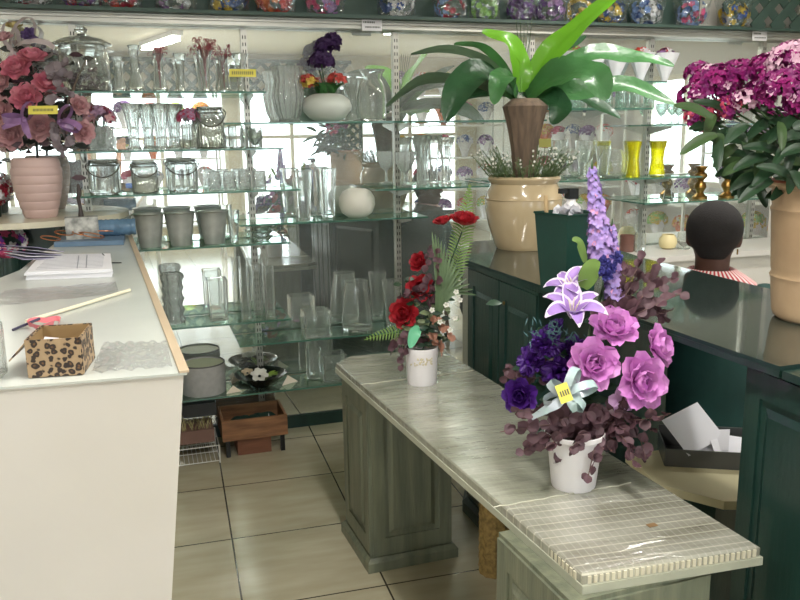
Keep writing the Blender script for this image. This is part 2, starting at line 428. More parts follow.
# high shelf boards right of the fern with posies
pb = thing('posy_shelf', 'narrow glass shelf close under the metal beam, carrying paper posies', 'shelf', W(2.2, .1, 1.755))
b = MB(); wallbox(1.55, 2.58, 0.022, .2, 1.747, 1.755, b); b.m = [0, 0, 1, 1, 1, 1]; b.build('glass_plate', [SHELFG, EDGE], pb, smooth=False)
# metal beam and bouquet ledge
bm_ = thing('metal_beam', 'long ribbed aluminium beam running along the top of the mirror', 'beam', W(1, .05, 2.0))
b = MB()
for z0, z1, v1 in ((1.996, 2.004, .085), (2.004, 2.015, .075), (2.015, 2.021, .09), (2.021, 2.028, .078), (2.028, 2.034, .095)): wallbox(-2.3, 3.56, 0.0, v1, z0, z1, b)
b.build('rail', ALU, bm_, smooth=False)
lg = thing('bouquet_ledge', 'dark green ledge above the beam carrying wrapped bouquets', 'ledge', W(1, .1, 2.05))
b = MB(); wallbox(-2.3, 3.56, 0.0125, .15, 2.035, 2.050, b); b.build('board', LGREEN, lg, smooth=False)
b = MB(); wallbox(-2.3, 2.9, -.028, .012, 2.0352, 2.6, b); struct(b.build('trim_2', LGREEN, None, smooth=False))

def lattice(mb, O, X, Y, w, h, step, bar, th, mi=0):
    """diamond lattice of flat slats filling w x h from corner O along unit X and up Y"""
    Nn = X.cross(Y)
    for sgn in (1, -1):
        k = -h
        while k < w+h:
            # line x = k + s*t , y = t for t in 0..h (sgn 1) or x = k - t + h
            pts = []
            for t in (0, h):
                x = k+t if sgn == 1 else k+h-t
                pts.append((x, t))
            (x0, y0), (x1, y1) = pts
            # clip in x
            def clip(xa, ya, xb, yb):
                dx = xb-xa
                t0, t1 = 0.0, 1.0
                for lim, s in ((0, 1), (w, -1)):
                    fa = s*(xa-lim); fb = s*(xb-lim)
                    if fa < 0 and fb < 0: return None
                    if fa < 0: t0 = max(t0, fa/(fa-fb))
                    elif fb < 0: t1 = min(t1, fa/(fa-fb))
                if t1-t0 < 0.02: return None
                return xa+dx*t0, ya+(yb-ya)*t0, xa+dx*t1, ya+(yb-ya)*t1
            r = clip(x0, y0, x1, y1)
            if r:
                a = O+X*r[0]+Y*r[1]; b_ = O+X*r[2]+Y*r[3]
                d = (b_-a).normalized(); s_ = d.cross(Nn)
                off = Nn*(th*0.5*sgn)
                vs = []
                for n_ in (-th/2, th/2):
                    for p, q in ((a, -1), (b_, -1), (b_, 1), (a, 1)): vs.append(p+s_*(q*bar/2)+Nn*n_+off)
                mb.add(vs, [(3, 2, 1, 0), (4, 5, 6, 7), (0, 1, 5, 4), (1, 2, 6, 5), (2, 3, 7, 6), (3, 0, 4, 7)], mi)
            k += step
    return mb
lt = thing('garden_lattice', 'green diamond lattice standing on the ledge at the far right', 'lattice', W(3.25, .18, 2.07))
b = MB(); lattice(b, W(2.98, .12, 2.0512), WU, V((0, 0, 1)), .60, .35, .135, .05, .006); b.build('slats', LGREEN, lt, smooth=False)
# price labels on the beam
def price_label(u, lab):
    t = thing('price_label', lab, 'label', W(u, .097, 2.02))
    b = MB(); wallbox(u-.05, u+.05, .0965, .0985, 1.985, 2.037, b); b.build('card', WHITE, t, smooth=False)
    b = MB()
    x = u-.042
    random.seed(int(u*100))
    for r, z in ((0, 2.024), (1, 2.002)):
        x = u-.042+(.0 if r == 0 else .008)
        while x < u+(.01 if r == 0 else .038):
            l = random.uniform(.003, .007)
            wallbox(x, x+l, .0985, .0993, z-.004, z+.004, b); x += l+.003
    b.build('print', INK, t, smooth=False)
price_label(U(372, 2.02, .1), 'small white printed label on the beam in the middle')
price_label(U(760, 2.02, .1), 'small white printed label on the beam at the far right')

# ------------------------------------------------------------------ vessels
def inner(prof, th, base=0.006):
    p = [(max(r-th, 0.0008), max(z, prof[0][1]+base)) for r, z in prof if z >= prof[0][1]+base*0.5]
    return prof+[(prof[-1][0]-th*.5, prof[-1][1]+th*.4)]+p[::-1]+[(0.0005, prof[0][1]+base)]
def vessel(mb, prof, c, th=.003, n=24, flute=0, amp=0, base=.008, mi=0):
    return mb.lathe([(0.0005, prof[0][1])]+inner(prof, th, base), c, n, flute, amp, mi, close=False)
def P_(h, *rs): return [(r, h*z) for r, z in rs]
def trumpet(h, r): return P_(h, (r*.62, 0), (r*.64, .03), (r*.5, .08), (r*.45, .25), (r*.55, .55), (r*.75, .82), (r, 1))
def bud(h, r): return P_(h, (r, 0), (r*.98, .08), (r*.8, .22), (r*.55, .42), (r*.48, .7), (r*.55, .9), (r*.72, 1))
def straight(h, r): return P_(h, (r*.9, 0), (r, .04), (r, .5), (r, 1))
def hourglass(h, r): return P_(h, (r*.85, 0), (r*.9, .05), (r*.8, .25), (r*.68, .5), (r*.78, .75), (r, 1))
def hurricane(h, r): return P_(h, (r, 0), (r, .06), (r*.97, .3), (r*.86, .62), (r*.76, .88), (r*.72, .93), (r*.76, 1))
def conic(h, r): return P_(h, (r*.55, 0), (r*.6, .04), (r*.72, .4), (r*.86, .7), (r, 1))
def bowl(h, r): return P_(h, (r*.5, 0), (r*.85, .12), (r, .4), (r*.96, .7), (r*.72, .95), (r*.7, 1))
def goblet(h, r): return P_(h, (r*.8, 0), (r*.75, .03), (r*.15, .08), (r*.12, .4), (r*.6, .52), (r*.95, .75), (r, 1))

def glass_thing(name, label, cat, px, z, v, prof, group=None, m=None, n=24, flute=0, amp=0, th=.003, base=.008, u=None):
    u = U(px, z+.05, v) if u is None else u
    c = W(u, v, z+.0005)
    b = MB(); vessel(b, prof, c, th, n, flute, amp, base)
    o = b.build(name, m or GLASS, None, loc=c); tag(o, label, cat, group); return o, c
# A1: lidded jar
def lidded_jar(px, z, v):
    u = U(px, z+.1, v); c = W(u, v, z+.0005)
    t = thing('lidded_jar', 'large clear jar with domed lid and dried purple filling on the top shelf', 'jar', c)
    b = MB(); vessel(b, P_(.19, (.094, 0), (.1, .04), (.102, .3), (.1, .85), (.094, .95), (.098, 1)), c, .004, 32); b.build('body', GLASS, t)
    b = MB(); b.lathe([(.0005, .194), (.11, .194), (.124, .197), (.122, .203), (.085, .222), (.04, .232), (.018, .236), (.014, .243), (.024, .25), (.028, .262), (.018, .272), (.0005, .275)], c, 32); lid = b.build('lid', GLASS, t)
    random.seed(3); b = MB()
    for k in range(90):
        a = random.random()*6.28; r = .078*math.sqrt(random.random()); zz = .022+random.random()*.05+(.02 if r < .05 else 0)
        b.patch(c+V((r*math.cos(a), r*math.sin(a), zz)), basis((random.uniform(-1, 1), random.uniform(-1, 1), 1), random.random()*6), .026, .02, .4, 1.5, .3, .05, 3, 3, mi=random.choice((0, 0, 1)))
    b.build('dried_petals', [mat('dried_mauve', (126, 106, 120), .7, var=.2), mat('dried_grey', (170, 165, 160), .7, var=.2)], t)['kind'] = 'stuff'
lidded_jar(84, ZA1, .125)
bud_d = [(119, .13, .15, .032, bud, 'pale bud vase immediately right of the lidded jar'), (136, .12, .20, .036, bud, 'tallest flared-foot bud vase on the top left shelf'),
         (160, .13, .165, .034, bud, 'bud vase holding small red coils, between the tallest vase and the red twigs'), (181, .10, .17, .03, trumpet, 'slim trumpet vase just left of the big red twigs'),
         (206, .13, .185, .034, trumpet, 'trumpet vase directly under the large tuft of red twigs'), (224, .10, .16, .034, bud, 'bud vase right of the large tuft of red twigs on the top shelf'),
         (241, .14, .17, .036, trumpet, 'trumpet vase behind the yellow tag on the top left shelf')]
a1c = []
for px, v, h, r, f, lab in bud_d:
    o, c = glass_thing('bud_vase', lab, 'vase', px, ZA1, v, f(h, r), 'bud vases on the top left shelf', flute=10, amp=.035, n=30); a1c.append((c, h))
def coils(c, h, rad, n, label, seed):
    random.seed(seed); b = MB()
    for k in range(n):
        a = random.random()*6.28; ex = rad*random.uniform(.5, 1.3); hh = h+random.uniform(.0, .05)
        p = [c+V((0, 0, .02)), c+V((.3*.02*math.cos(a), .3*.02*math.sin(a), h*.8))]
        q = c+V((ex*math.cos(a), ex*math.sin(a), hh)); rr = random.uniform(.006, .012); M = basis((math.cos(a), math.sin(a), .5), random.random()*6)
        p.append((p[-1]+q)/2+V((0, 0, .02)))
        for t in range(12): p.append(q+M @ V((rr*math.cos(t*.75)*(1-t/22), rr*math.sin(t*.75)*(1-t/22), 0)))
        b.tube(p, .0014, 5)
    tag(b.build('curly_twigs', mat('red_twig', (150, 62, 72), .5, var=.2), None, loc=c), label, 'dried twigs')
coils(a1c[2][0], .165, .03, 12, 'small red curly twigs standing in a bud vase', 2)
coils(a1c[4][0], .185, .055, 26, 'large tuft of red curly twigs on the top left shelf', 5)
coils(a1c[5][0], .165, .04, 12, 'thin reddish curly twigs at the right end of the top left shelf', 9)
def ytag(px, py, w, h, v, label):
    u = U(px, 1.75, v); z = None
    lo, hi = 0, 3
    for _ in range(40):
        mid = (lo+hi)/2; c_ = CM.transposed() @ (W(u, v, mid)-CP)
        if 300+F*c_.y/c_.z > py: lo = mid
        else: hi = mid
    z = lo; c = W(u, v, z)
    t = thing('price_tag', label, 'price tag', c)
    b = MB(); wallbox(u-w/2, u+w/2, v, v+.002, z-h/2, z+h/2, b); b.build('card', YTAG, t, smooth=False)
    b = MB(); x = u-w*.4
    while x < u+w*.38:
        wallbox(x, x+.004, v+.002, v+.0025, z-h*.2, z+h*.2, b); x += .009
    b.build('print', INK, t, smooth=False)
ytag(243, 73, .12, .034, .175, 'yellow price tag leaning on the vases at the right end of the top left shelf')

# crystal bowl on B1
glass_thing('crystal_vase', 'wide cut-crystal vase left of the oval bowl', 'vase', 286, ZB1, .14, P_(.25, (.055, 0), (.045, .06), (.062, .2), (.074, .5), (.06, .75), (.074, 1)), m=CRYS, flute=16, amp=.045, n=64, th=.006, u=U(288, 1.66, .13))
# second shelf A2
t_ = [(134, .15, .20, .046), (149, .08, .20, .044), (162, .16, .20, .044), (175, .09, .20, .044)]
tl = ['tall fluted trumpet vase, leftmost of the packed row on the second shelf', 'tall fluted trumpet vase, second from the left of the packed row on the second shelf',
      'tall fluted trumpet vase, third from the left of the packed row on the second shelf', 'tall fluted trumpet vase at the right end of the packed row, beside the mauve posy']
for (px, v, h, r), lab in zip(t_, tl): glass_thing('trumpet_vase', lab, 'vase', px, ZA2, v, trumpet(h, r), 'trumpet vases on the second shelf', flute=12, amp=.05, n=36)
def square_vessel(mb, c, w, d, h, th=.006, base=.012, rz=WR, taper=1.0):
    def ring(k, z, s=1.0):
        return [V(c)+rotz(rz) @ V((a*(w/2-k)*s, b_*(d/2-k)*s, z)) for a, b_ in ((-1, -1), (1, -1), (1, 1), (-1, 1))]
    vs = ring(0, 0)+ring(0, h, taper)+ring(th, h, taper)+ring(th, base)
    fs = [(3, 2, 1, 0), (12, 13, 14, 15)]
    for k in range(3):
        for i in range(4):
            j = (i+1) % 4; fs.append((k*4+i, k*4+j, k*4+4+j, k*4+4+i))
    return mb.add(vs, fs)
def square_thing(name, label, cat, px, z, v, w, d, h, group=None, m=None, th=.006, rz=None, taper=1.0):
    u = U(px, z+.05, v); c = W(u, v, z+.0005); b = MB(); square_vessel(b, c, w, d, h, th, rz=WR if rz is None else rz, taper=taper)
    o = b.build(name, m or GLASS, None, loc=c, smooth=False); bv = o.modifiers.new('bevel', 'BEVEL'); bv.width = .0035; bv.segments = 3; tag(o, label, cat, group); return o, c
MAUVE = mat('mauve_petal', (196, 160, 190), .6, var=.25, backlit=.2)
PINKP = mat('pale_pink_petal', (226, 178, 184), .6, var=.15, backlit=.2)
DPINK = mat('deep_pink_petal', (206, 86, 120), .55, var=.25, backlit=.2)
def posy(b, c, r, n, mats_n, seed, up=.6, size=.024):
    random.seed(seed)
    for k in range(n):
        d = V((random.gauss(0, 1), random.gauss(0, 1), abs(random.gauss(0, 1))*up+.15)).normalized()
        p = V(c)+V((d.x*r, d.y*r, d.z*r))
        mi = random.randrange(mats_n)
        M = basis(d+V((random.uniform(-.3, .3),)*3), random.random()*6)
        for q in range(4): b.patch(p, M @ rotz(q*PI/2+.3), size, size*.9, .3, 1.3, .15, .05, 2, 3, mi=mi)
o, c = square_thing('square_jar', 'square crackle-glass jar holding mauve blossoms on the second shelf at the left', 'vase', 101, ZA2, .13, .11, .11, .105, m=CRYS)
tt = thing('mauve_posy', 'bunch of pink and mauve blossoms standing in the square crackle jar', 'flowers', c+V((0, 0, .013)))
b = MB(); posy(b, c+V((0, 0, .13)), .055, 60, 3, 4); b.build('blossoms', [MAUVE, PINKP, DPINK], tt)
b = MB()
for k in range(7): b.tube([c+V((.01*math.cos(k), .01*math.sin(k), .014)), c+V((.03*math.cos(k*1.1), .03*math.sin(k*1.1), .13))], .002, 5)
b.build('stems', STEM, tt)
o, c = glass_thing('mauve_vase', 'slender clear vase of mauve blossoms between the trumpet vases and the lantern jar', 'vase', 190, ZA2, .14, straight(.11, .035))
tt = thing('mauve_posy', 'lilac and pink blossoms in the slender vase on the second shelf', 'flowers', c+V((0, 0, .01)))
b = MB(); posy(b, c+V((0, 0, .13)), .038, 34, 2, 6); b.build('blossoms', [MAUVE, DPINK], tt)
b = MB(); b.tube([c+V((0, 0, .01)), c+V((0, 0, .14))], .003, 5); b.build('stems', STEM, tt)
WIRE = mat('dark_wire', (92, 90, 84), .35, metal=.9, var=.2)
def lantern(px, z, v, h, r, label):
    u = U(px, z+.05, v); c = W(u, v, z+.0005)
    t = thing('lantern_jar', label, 'jar', c, 'ribbed lantern jars with wire handles')
    b = MB(); vessel(b, P_(h, (r*.9, 0), (r, .05), (r, .86), (r*.86, .93), (r*.9, 1)), c, .003, 48, 24, .02); b.build('body', GLASS, t)
    b = MB(); b.tube([c+V((math.cos(a)*r*.93, math.sin(a)*r*.93, h*.95)) for a in [i*2*PI/28 for i in range(28)]], .0022, 6, closed=True)
    b.tube([c+V((math.cos(a)*r*.93, math.sin(a)*r*.93, h*.86)) for a in [i*2*PI/28 for i in range(28)]], .0018, 6, closed=True)
    b.build('neck_wire', WIRE, t)
    b = MB(); pts = []
    for i in range(17):
        a = PI*i/16; pts.append(c+WU*(math.cos(a)*r*1.12)+WN*(r*.5+math.sin(a)*r*.55)+V((0, 0, h*.95-math.sin(a)*h*.42)))
    pts[0] = c+WU*r*.95+V((0, 0, h*.95)); pts[-1] = c-WU*r*.95+V((0, 0, h*.95))
    b.tube(pts, .0026, 6); b.build('handle', WIRE, t)
lantern(211, ZA2, .14, .185, .062, 'large ribbed lantern jar with a dropped wire handle, on the second shelf')
lantern(104, ZA3, .14, .145, .064, 'ribbed lantern jar with wire handle, leftmost of three on the third shelf')
lantern(145, ZA3, .15, .135, .056, 'ribbed lantern jar with wire handle, middle of three on the third shelf')
lantern(183, ZA3, .14, .145, .066, 'ribbed lantern jar with wire handle, right of three on the third shelf')
for px, v, h, r, lab in ((236, .15, .10, .034, 'short clear tumbler right of the big lantern jar on the second shelf'), (255, .1, .09, .034, 'short clear tumbler, rightmost on the second shelf')):
    glass_thing('tumbler', lab, 'glass', px, ZA2, v, straight(h, r), 'tumblers on the second shelf', n=20)
for k, (px, lab) in enumerate(((214, 'square cut tumbler next to the right lantern jar'), (229, 'square cut tumbler, second of four on the third shelf'), (244, 'square cut tumbler, third of four on the third shelf'), (259, 'square cut tumbler, rightmost of four on the third shelf'))):
    square_thing('cut_tumbler', lab, 'glass', px, ZA3, .13+.03*(k % 2), .058, .058, .085, 'square cut tumblers on the third shelf', m=CRYS)
# A4 steel buckets and dishes
def bucket(px, label, v=.15):
    u = U(px, ZA4+.05, v); c = W(u, v, ZA4+.0005)
    t = thing('steel_bucket', label, 'bucket', c, 'steel buckets in a row')
    b = MB(); vessel(b, P_(.15, (.045, 0), (.047, .03), (.056, .5), (.066, .97), (.07, 1)), c, .0025, 28); b.build('body', DSTEEL, t)
    b = MB(); b.tube([c+V((math.cos(a)*.0695, math.sin(a)*.0695, .15)) for a in [i*2*PI/28 for i in range(28)]], .0028, 6, closed=True); b.build('rim', STEEL, t)
bucket(150, 'tapered steel bucket, leftmost in the row beside the counter end'); bucket(181, 'tapered steel bucket in the middle of the row'); bucket(214, 'tapered steel bucket, right one of the row, left of a clear vase')
glass_thing('slim_vase', 'slim clear vase right of the steel buckets', 'vase', 234, ZA4, .16, conic(.15, .03), n=20)
for k, lab in enumerate(('shallow clear glass dish at the bottom of the stack right of the buckets', 'shallow clear glass dish in the middle of the stack right of the buckets', 'shallow clear glass dish on top of the stack right of the buckets')):
    c = W(U(262, ZA4+.03, .15), .15, ZA4+.0005+k*.024); b = MB(); vessel(b, [(.03, 0), (.034, .004), (.052, .022)], c, .003, 24, base=.004); tag(b.build('glass_dish', GLASS, None, loc=c), lab, 'dish', 'stacked glass dishes')
# A5
o, c = glass_thing('textured_vase', 'tall bark-textured frosted crystal vase beside the counter edge', 'vase', 174, ZA5, .14, [(.042+.004*math.sin(k*1.3)+(.006 if k > 17 else 0), .235*k/22) for k in range(23)], m=CRYS, flute=7, amp=.1, n=42, th=.007)
random.seed(2)
for v_ in o.data.vertices:
    if v_.co.x**2+v_.co.y**2 > .036**2: f_ = 1+random.uniform(-.05, .05); v_.co.x *= f_; v_.co.y *= f_
square_thing('flared_vase', 'clear waisted vase with thick base, right of the textured crystal vase', 'vase', 218, ZA5, .14, .085, .085, .20, th=.009, taper=1.12)
for px, v, lab in ((246, .17, 'tall square column vase, left of the trio on the low shelf'), (258, .10, 'tall square column vase, rear one of the trio on the low shelf'), (270, .18, 'tall square column vase, right of the trio on the low shelf')):
    square_thing('column_vase', lab, 'vase', px, ZA5, v, .045, .045, .25, 'tall square column vases', th=.005)
# B1 oval bowl with flowers and the jars
cB = W(U(327, ZB1+.05, .15), .15, ZB1+.0005)
tb = thing('oval_bowl_arrangement', 'grey-white oval bowl of purple, red and yellow flowers on the high middle shelf', 'flower arrangement', cB)
FROST = mat('frosted_white_ceramic', (202, 208, 200), .35, var=.05)
b = MB(); b.lathe([(.0005, 0), (.05, .0), (.085, .018), (.112, .05), (.118, .072), (.108, .1), (.08, .122), (.06, .128), (.055, .122), (.0005, .112)], cB, 36); b.build('bowl', FROST, tb)
PURP = mat('dark_purple_petal', (74, 46, 96), .6, var=.35, backlit=.15)
RED = mat('coral_red_petal', (216, 92, 84), .55, var=.2, backlit=.2)
YEL = mat('yellow_petal', (228, 196, 92), .55, var=.15, backlit=.2)
b = MB(); posy(b, cB+V((.01, 0, .33)), .045, 55, 1, 8); posy(b, cB+V((-.02, 0, .26)), .05, 55, 1, 9); posy(b, cB+V((.035, 0, .36)), .03, 30, 1, 10); b.build('purple_flowers', PURP, tb)
b = MB(); posy(b, cB+V((-.085, -.01, .17)), .035, 26, 2, 11); b.build('red_flowers', [RED, YEL], tb)
b = MB(); posy(b, cB+V((.055, -.01, .18)), .035, 22, 1, 12); b.build('red_flowers', RED, tb)
b = MB()
for k in range(9): b.tube([cB+V((0, 0, .113)), cB+V((.05*math.cos(k*2.1), .03*math.sin(k*2.1), .22+.02*(k % 3)))], .0025, 5)
b.build('stems', STEM, tb)
random.seed(4); b = MB()
for k in range(22): b.patch(cB+V((random.uniform(-.04, .04), random.uniform(-.03, .03), .12)), rotz(random.random()*6.28), .09, .03, .2, 1.2, .2, .03, 4, 3, 'leaf')
b.build('leaves', mat('mid_leaf', (70, 122, 66), .5, var=.3, backlit=.15), tb)
glass_thing('tall_vase', 'tall fluted vase directly right of the oval bowl', 'vase', 352, ZB1, .13, trumpet(.2, .05), n=36, flute=12, amp=.05)
o_, c_ = glass_thing('necked_jar', 'broad-shouldered clear jar with a flared mouth, right of the oval bowl and a tall vase', 'jar', 373, ZB1, .15, P_(.24, (.06, 0), (.065, .05), (.066, .5), (.055, .72), (.04, .82), (.05, .93), (.062, 1)))
# C1 cluster
for px, v, h, lab in ((405, .16, .17, 'beaded globe goblet at the left of the vase cluster under the plant leaves'),):
    glass_thing('beaded_goblet', lab, 'goblet', px, ZC1, v, goblet(h, .05), m=CRYS, n=30, flute=10, amp=.05)
for px, v, h, lab in ((421, .14, .24, 'tall flared vase, first right of the beaded goblet'), (434, .09, .25, 'tall flared vase, middle of the cluster left of the cream urn'), (446, .16, .24, 'tall flared vase nearest the cream urn')):
    glass_thing('flared_vase', lab, 'vase', px, ZC1, v, trumpet(h, .045), 'tall vases left of the cream urn', flute=10, amp=.05, n=30)
# B2: two tall vases + round white vase
square_thing('square_trumpet_vase', 'tall square clear vase with a bubbled foot, left of the round white vase', 'vase', 303, ZB2, .17, .06, .06, .235, th=.007, taper=1.45)
square_thing('square_trumpet_vase', 'tall square clear vase with plain foot, touching the round white vase', 'vase', 328, ZB2, .08, .055, .055, .24, th=.006, taper=1.4)
cW = W(U(357, ZB2+.05, .125), .125, ZB2+.0005)
b = MB(); b.lathe([(.0005, 0), (.045, 0), (.075, .02), (.09, .06), (.088, .095), (.07, .125), (.045, .138), (.04, .132), (.06, .1), (.07, .06), (.0005, .012)], cW, 36)
tag(b.build('round_vase', mat('milky_white_ceramic', (226, 224, 212), .3, var=.03), None, loc=cW), 'round milky white moon vase standing on a glass shelf in the middle', 'vase')
# B3
square_thing('glass_cube', 'thick clear glass cube vase at the front of the low shelf', 'vase', 316, ZB3, .19, .13, .11, .135, th=.009)
glass_thing('fluted_hurricane', 'big upturned fluted glass jar, wide at the foot, on the low shelf', 'vase', 357, ZB3, .13, hurricane(.25, .078), flute=12, amp=.03, n=48, th=.004)
glass_thing('slim_conic_vase', 'plain conical vase between the fluted jar and the red roses', 'vase', 392, ZB3, .13, conic(.24, .05))
# lowest shelf
def drum(px, v, label):
    c = W(U(px, ZL+.1, v), v, ZL+.0005)
    t = thing('grey_drum', label, 'lampshade', c)
    b = MB(); b.lathe([(.0005, 0), (.103, 0), (.105, .004), (.105, .143), (.101, .145), (.099, .142), (.099, .136), (.0005, .136)], c, 40); b.build('body', mat('grey_fabric', (178, 178, 176), .7, var=.12, scale=40), t)
    b = MB(); b.lathe([(.0005, .1365), (.0985, .1365), (.0985, .139), (.0005, .141)], c, 40); b.build('top_disc', mat('pale_olive_card', (196, 200, 172), .6, var=.05), t)
    b = MB(); b.tube([c+V((math.cos(a)*.1035, math.sin(a)*.1035, .145)) for a in [i*2*PI/36 for i in range(36)]], .0035, 6, closed=True); b.build('rim', mat('dark_grey_trim', (96, 96, 94), .6, var=.1), t)
drum(203, .13, 'grey fabric drum with pale olive top, on the lowest shelf beside the counter')
cK = W(U(261, ZL+.02, .14), .14, ZL+.0005)
tk = thing('black_bowl', 'wide shallow black dish decorated with a white flower and small leaves', 'bowl', cK)
b = MB(); b.lathe([(.0005, 0), (.04, 0), (.045, .006), (.085, .03), (.125, .062), (.128, .064), (.12, .062), (.08, .036), (.04, .014), (.0005, .01)], cK, 40, 20, .02); b.build('dish', mat('glossy_black', (16, 20, 20), .18, var=.1), tk)
def simple_flower(b, c, n, R, k=6, mi=0, a0=.5, a1=1.5, cen=1, w=.8):
    M = basis(n, random.random()*6)
    for q in range(k): b.patch(c, M @ rotz(q*2*PI/k), R, R*w, a0, a1, .12, .05, 4, 5, mi=mi)
    b.ball(V(c)+V(n).normalized()*R*.15, R*.17, 8, mi=cen)
WPET = mat('white_petal', (236, 234, 226), .55, var=.05, backlit=.2)
random.seed(12)
b = MB(); simple_flower(b, cK+V((-.01, -.04, .055)), V((0, -.7, 1)), .05, 6, 0, cen=1); b.build('white_flower', [WPET, BLACK], tk)
b = MB(); simple_flower(b, cK+V((-.06, .05, .05)), V((0, -.4, 1)), .035, 5, 0, cen=1); b.build('cream_flower', [mat('beige_petal', (196, 178, 150), .6, var=.1), BLACK], tk)
b = MB()
for k in range(9): b.patch(cK+V((.02, 0, .02)), rotz(random.random()*6.28), .08, .025, .6, 1.3, .2, .02, 4, 3, 'leaf')
b.build('leaves', mat('lime_leaf', (140, 168, 70), .5, var=.3), tk)
# folded paper triangles
def napkin(px, v, rz, s, label):
    c = W(U(px, ZL+.02, v), v, ZL+.001)
    b = MB(); R = rotz(rz)
    q = [R @ V((-s, 0, 0)), R @ V((s, 0, 0)), R @ V((.1*s, s*.9, 0)), R @ V((0, .35*s, s*.8))]
    b.add([c+p for p in q], [(0, 2, 1), (0, 1, 3), (1, 2, 3), (2, 0, 3)])
    tag(b.build('folded_card', mat('cream_card', (226, 214, 196), .7, var=.05), None, loc=c, smooth=False), label, 'folded card', 'folded cream cards')
napkin(234, .21, .2, .04, 'folded cream card between the grey drum and the black dish')
napkin(236, .04, .9, .04, 'folded cream card behind the grey drum at the mirror')
napkin(290, .16, .5, .05, 'folded cream card right of the black dish')
square_thing('glass_cube', 'clear glass cube on the lowest shelf beside the sage bench', 'vase', 333, ZL, .17, .12, .11, .14, th=.009)
glass_thing('small_tumbler', 'clear tumbler left of the cube on the lowest shelf', 'glass', 314, ZL, .10, straight(.16, .04))
# floor objects under the shelves
def tray():
    c = W(.29, .19, 0.0)
    t = thing('wooden_tray_box', 'rough brown wooden tray on a low block under the lowest shelf', 'box', c)
    b = MB()
    x0, x1, v0, v1, z0, z1 = .14, .45, .07, .31, .085, .185
    wallbox(x0, x1, v0, v1, z0, z0+.012, b)
    wallbox(x0, x1, v0, v0+.012, z0+.0125, z1, b); wallbox(x0, x1, v1-.012, v1, z0+.0125, z1, b)
    wallbox(x0, x0+.012, v0+.0125, v1-.0125, z0+.0125, z1, b); wallbox(x1-.012, x1, v0+.0125, v1-.0125, z0+.0125, z1, b)
    b.build('tray', WOOD, t, smooth=False)
    b = MB(); wallbox(.21, .37, .10, .29, 0.001, .0845, b); b.build('block', mat('red_brown_wood', (128, 84, 62), .6, var=.2, aniso=(1, 8, 8)), t, smooth=False)
    for u in (.165, .425):
        b = MB(); wallbox(u-.01, u+.01, .28, .3, 0.001, .0845, b); b.build('leg', BLACK, t, smooth=False)
    b = MB()
    random.seed(5)
    for k in range(16): b.ball(W(.29+random.uniform(-.06, .11), .18+random.uniform(-.07, .07), .12), (.04, .04, .025), 8)
    tag(b.build('green_cloth', mat('dark_green_cloth', (30, 58, 50), .8, var=.3), None, loc=W(.3, .18, .1)), 'crumpled dark green cloth lying in the wooden tray', 'cloth')
    pt = MB(); p0 = W(.36, .26, .115)
    pt.add([p0, p0+V((.02, 0, 0)), p0+V((.008, -.004, .075)), p0+V((.01, .006, 0))], [(0, 1, 2), (1, 3, 2), (3, 0, 2), (0, 3, 1)]); tag(pt.build('white_tag', PAPER, None, loc=p0, smooth=False), 'pointed white tag standing in the wooden tray', 'tag')
tray()
c = W(.20, .13, 0.0)
b = MB()
wallbox(-.03, .125, .04, .24, .2, .262, b); tag(b.build('black_case', BLACK, None, loc=W(.05, .14, .2), smooth=False), 'black case hanging directly under the lowest shelf above the wooden tray', 'case')
def rack():
    c = W(-.02, .2, 0)
    t = thing('wire_rack', 'low white wire rack on the floor beside the counter', 'rack', c)
    b = MB()
    for z in (.01, .085):
        for k in range(15): b.tube([W(-.16+k*.02, .10, z), W(-.16+k*.02, .34, z)], .0016, 5)
        for v in (.10, .22, .34): b.tube([W(-.16, v, z), W(.12, v, z)], .0024, 5)
    b.build('wire_shelf', mat('white_wire', (214, 214, 206), .35, var=.05), t)
    for u in (-.16, .12):
        for v in (.10, .34): b = MB(); b.tube([W(u, v, .0), W(u, v, .088)], .004, 6); b.build('leg', mat('white_wire', ()), t)
rack()
pc = W(.0, .2, .088)
pt = thing('brown_planter', 'red-brown trough planter of dry grass standing on the wire rack', 'planter', pc)
b = MB(); wallbox(-.11, .105, .12, .29, .0885, .15, b); b.build('trough', mat('brown_trough', (128, 98, 86), .6, var=.2), pt, smooth=False)
random.seed(8); b = MB()
for k in range(120):
    b.patch(W(random.uniform(-.1, .095), random.uniform(.13, .28), .148), rotz(random.random()*6.28), .05, .005, random.uniform(0, .3), random.uniform(.4, 1.0), 0, 0, 3, 2, 'blade')
b.build('dry_grass', mat('dry_grass', (186, 176, 128), .8, var=.3), pt)['kind'] = 'stuff'

# D shelves
for px, v, r, h, f, lab in ((585, .15, .055, .20, goblet, 'wide clear goblet at the left end of the yellow vases shelf'), (603, .1, .045, .17, conic, 'flared clear glass second on the yellow vases shelf'),
                           (612, .17, .075, .15, bowl, 'round clear fishbowl left of the yellow vases')):
    glass_thing('clear_glass_vessel', lab, 'glass', px, ZD3, v, f(h, r), 'clear glasses on the yellow vases shelf', n=28)
YG = mat('yellow_glass', (238, 232, 60), 0.0, trans=.75, ior=1.4)
glass_thing('yellow_vase', 'lemon yellow waisted glass vase, left of the two', 'vase', 633, ZD3, .15, hourglass(.19, .042), m=YG)
glass_thing('yellow_vase', 'lemon yellow fluted glass vase, right of the two', 'vase', 657, ZD3, .13, hourglass(.19, .046), m=YG, flute=8, amp=.06, n=32)
for k, px in enumerate((565, 579, 593, 607, 621, 635, 649)):
    glass_thing('small_tumbler', 'small clear tumbler in the row on the highest right shelf, ' + ('leftmost', 'second from left', 'third from left', 'middle one', 'third from right', 'second from right', 'rightmost')[k], 'glass', px, ZD1, .12+.03*(k % 2), straight(.09, .03), 'tumblers on the highest right shelf', m=VG, n=16)
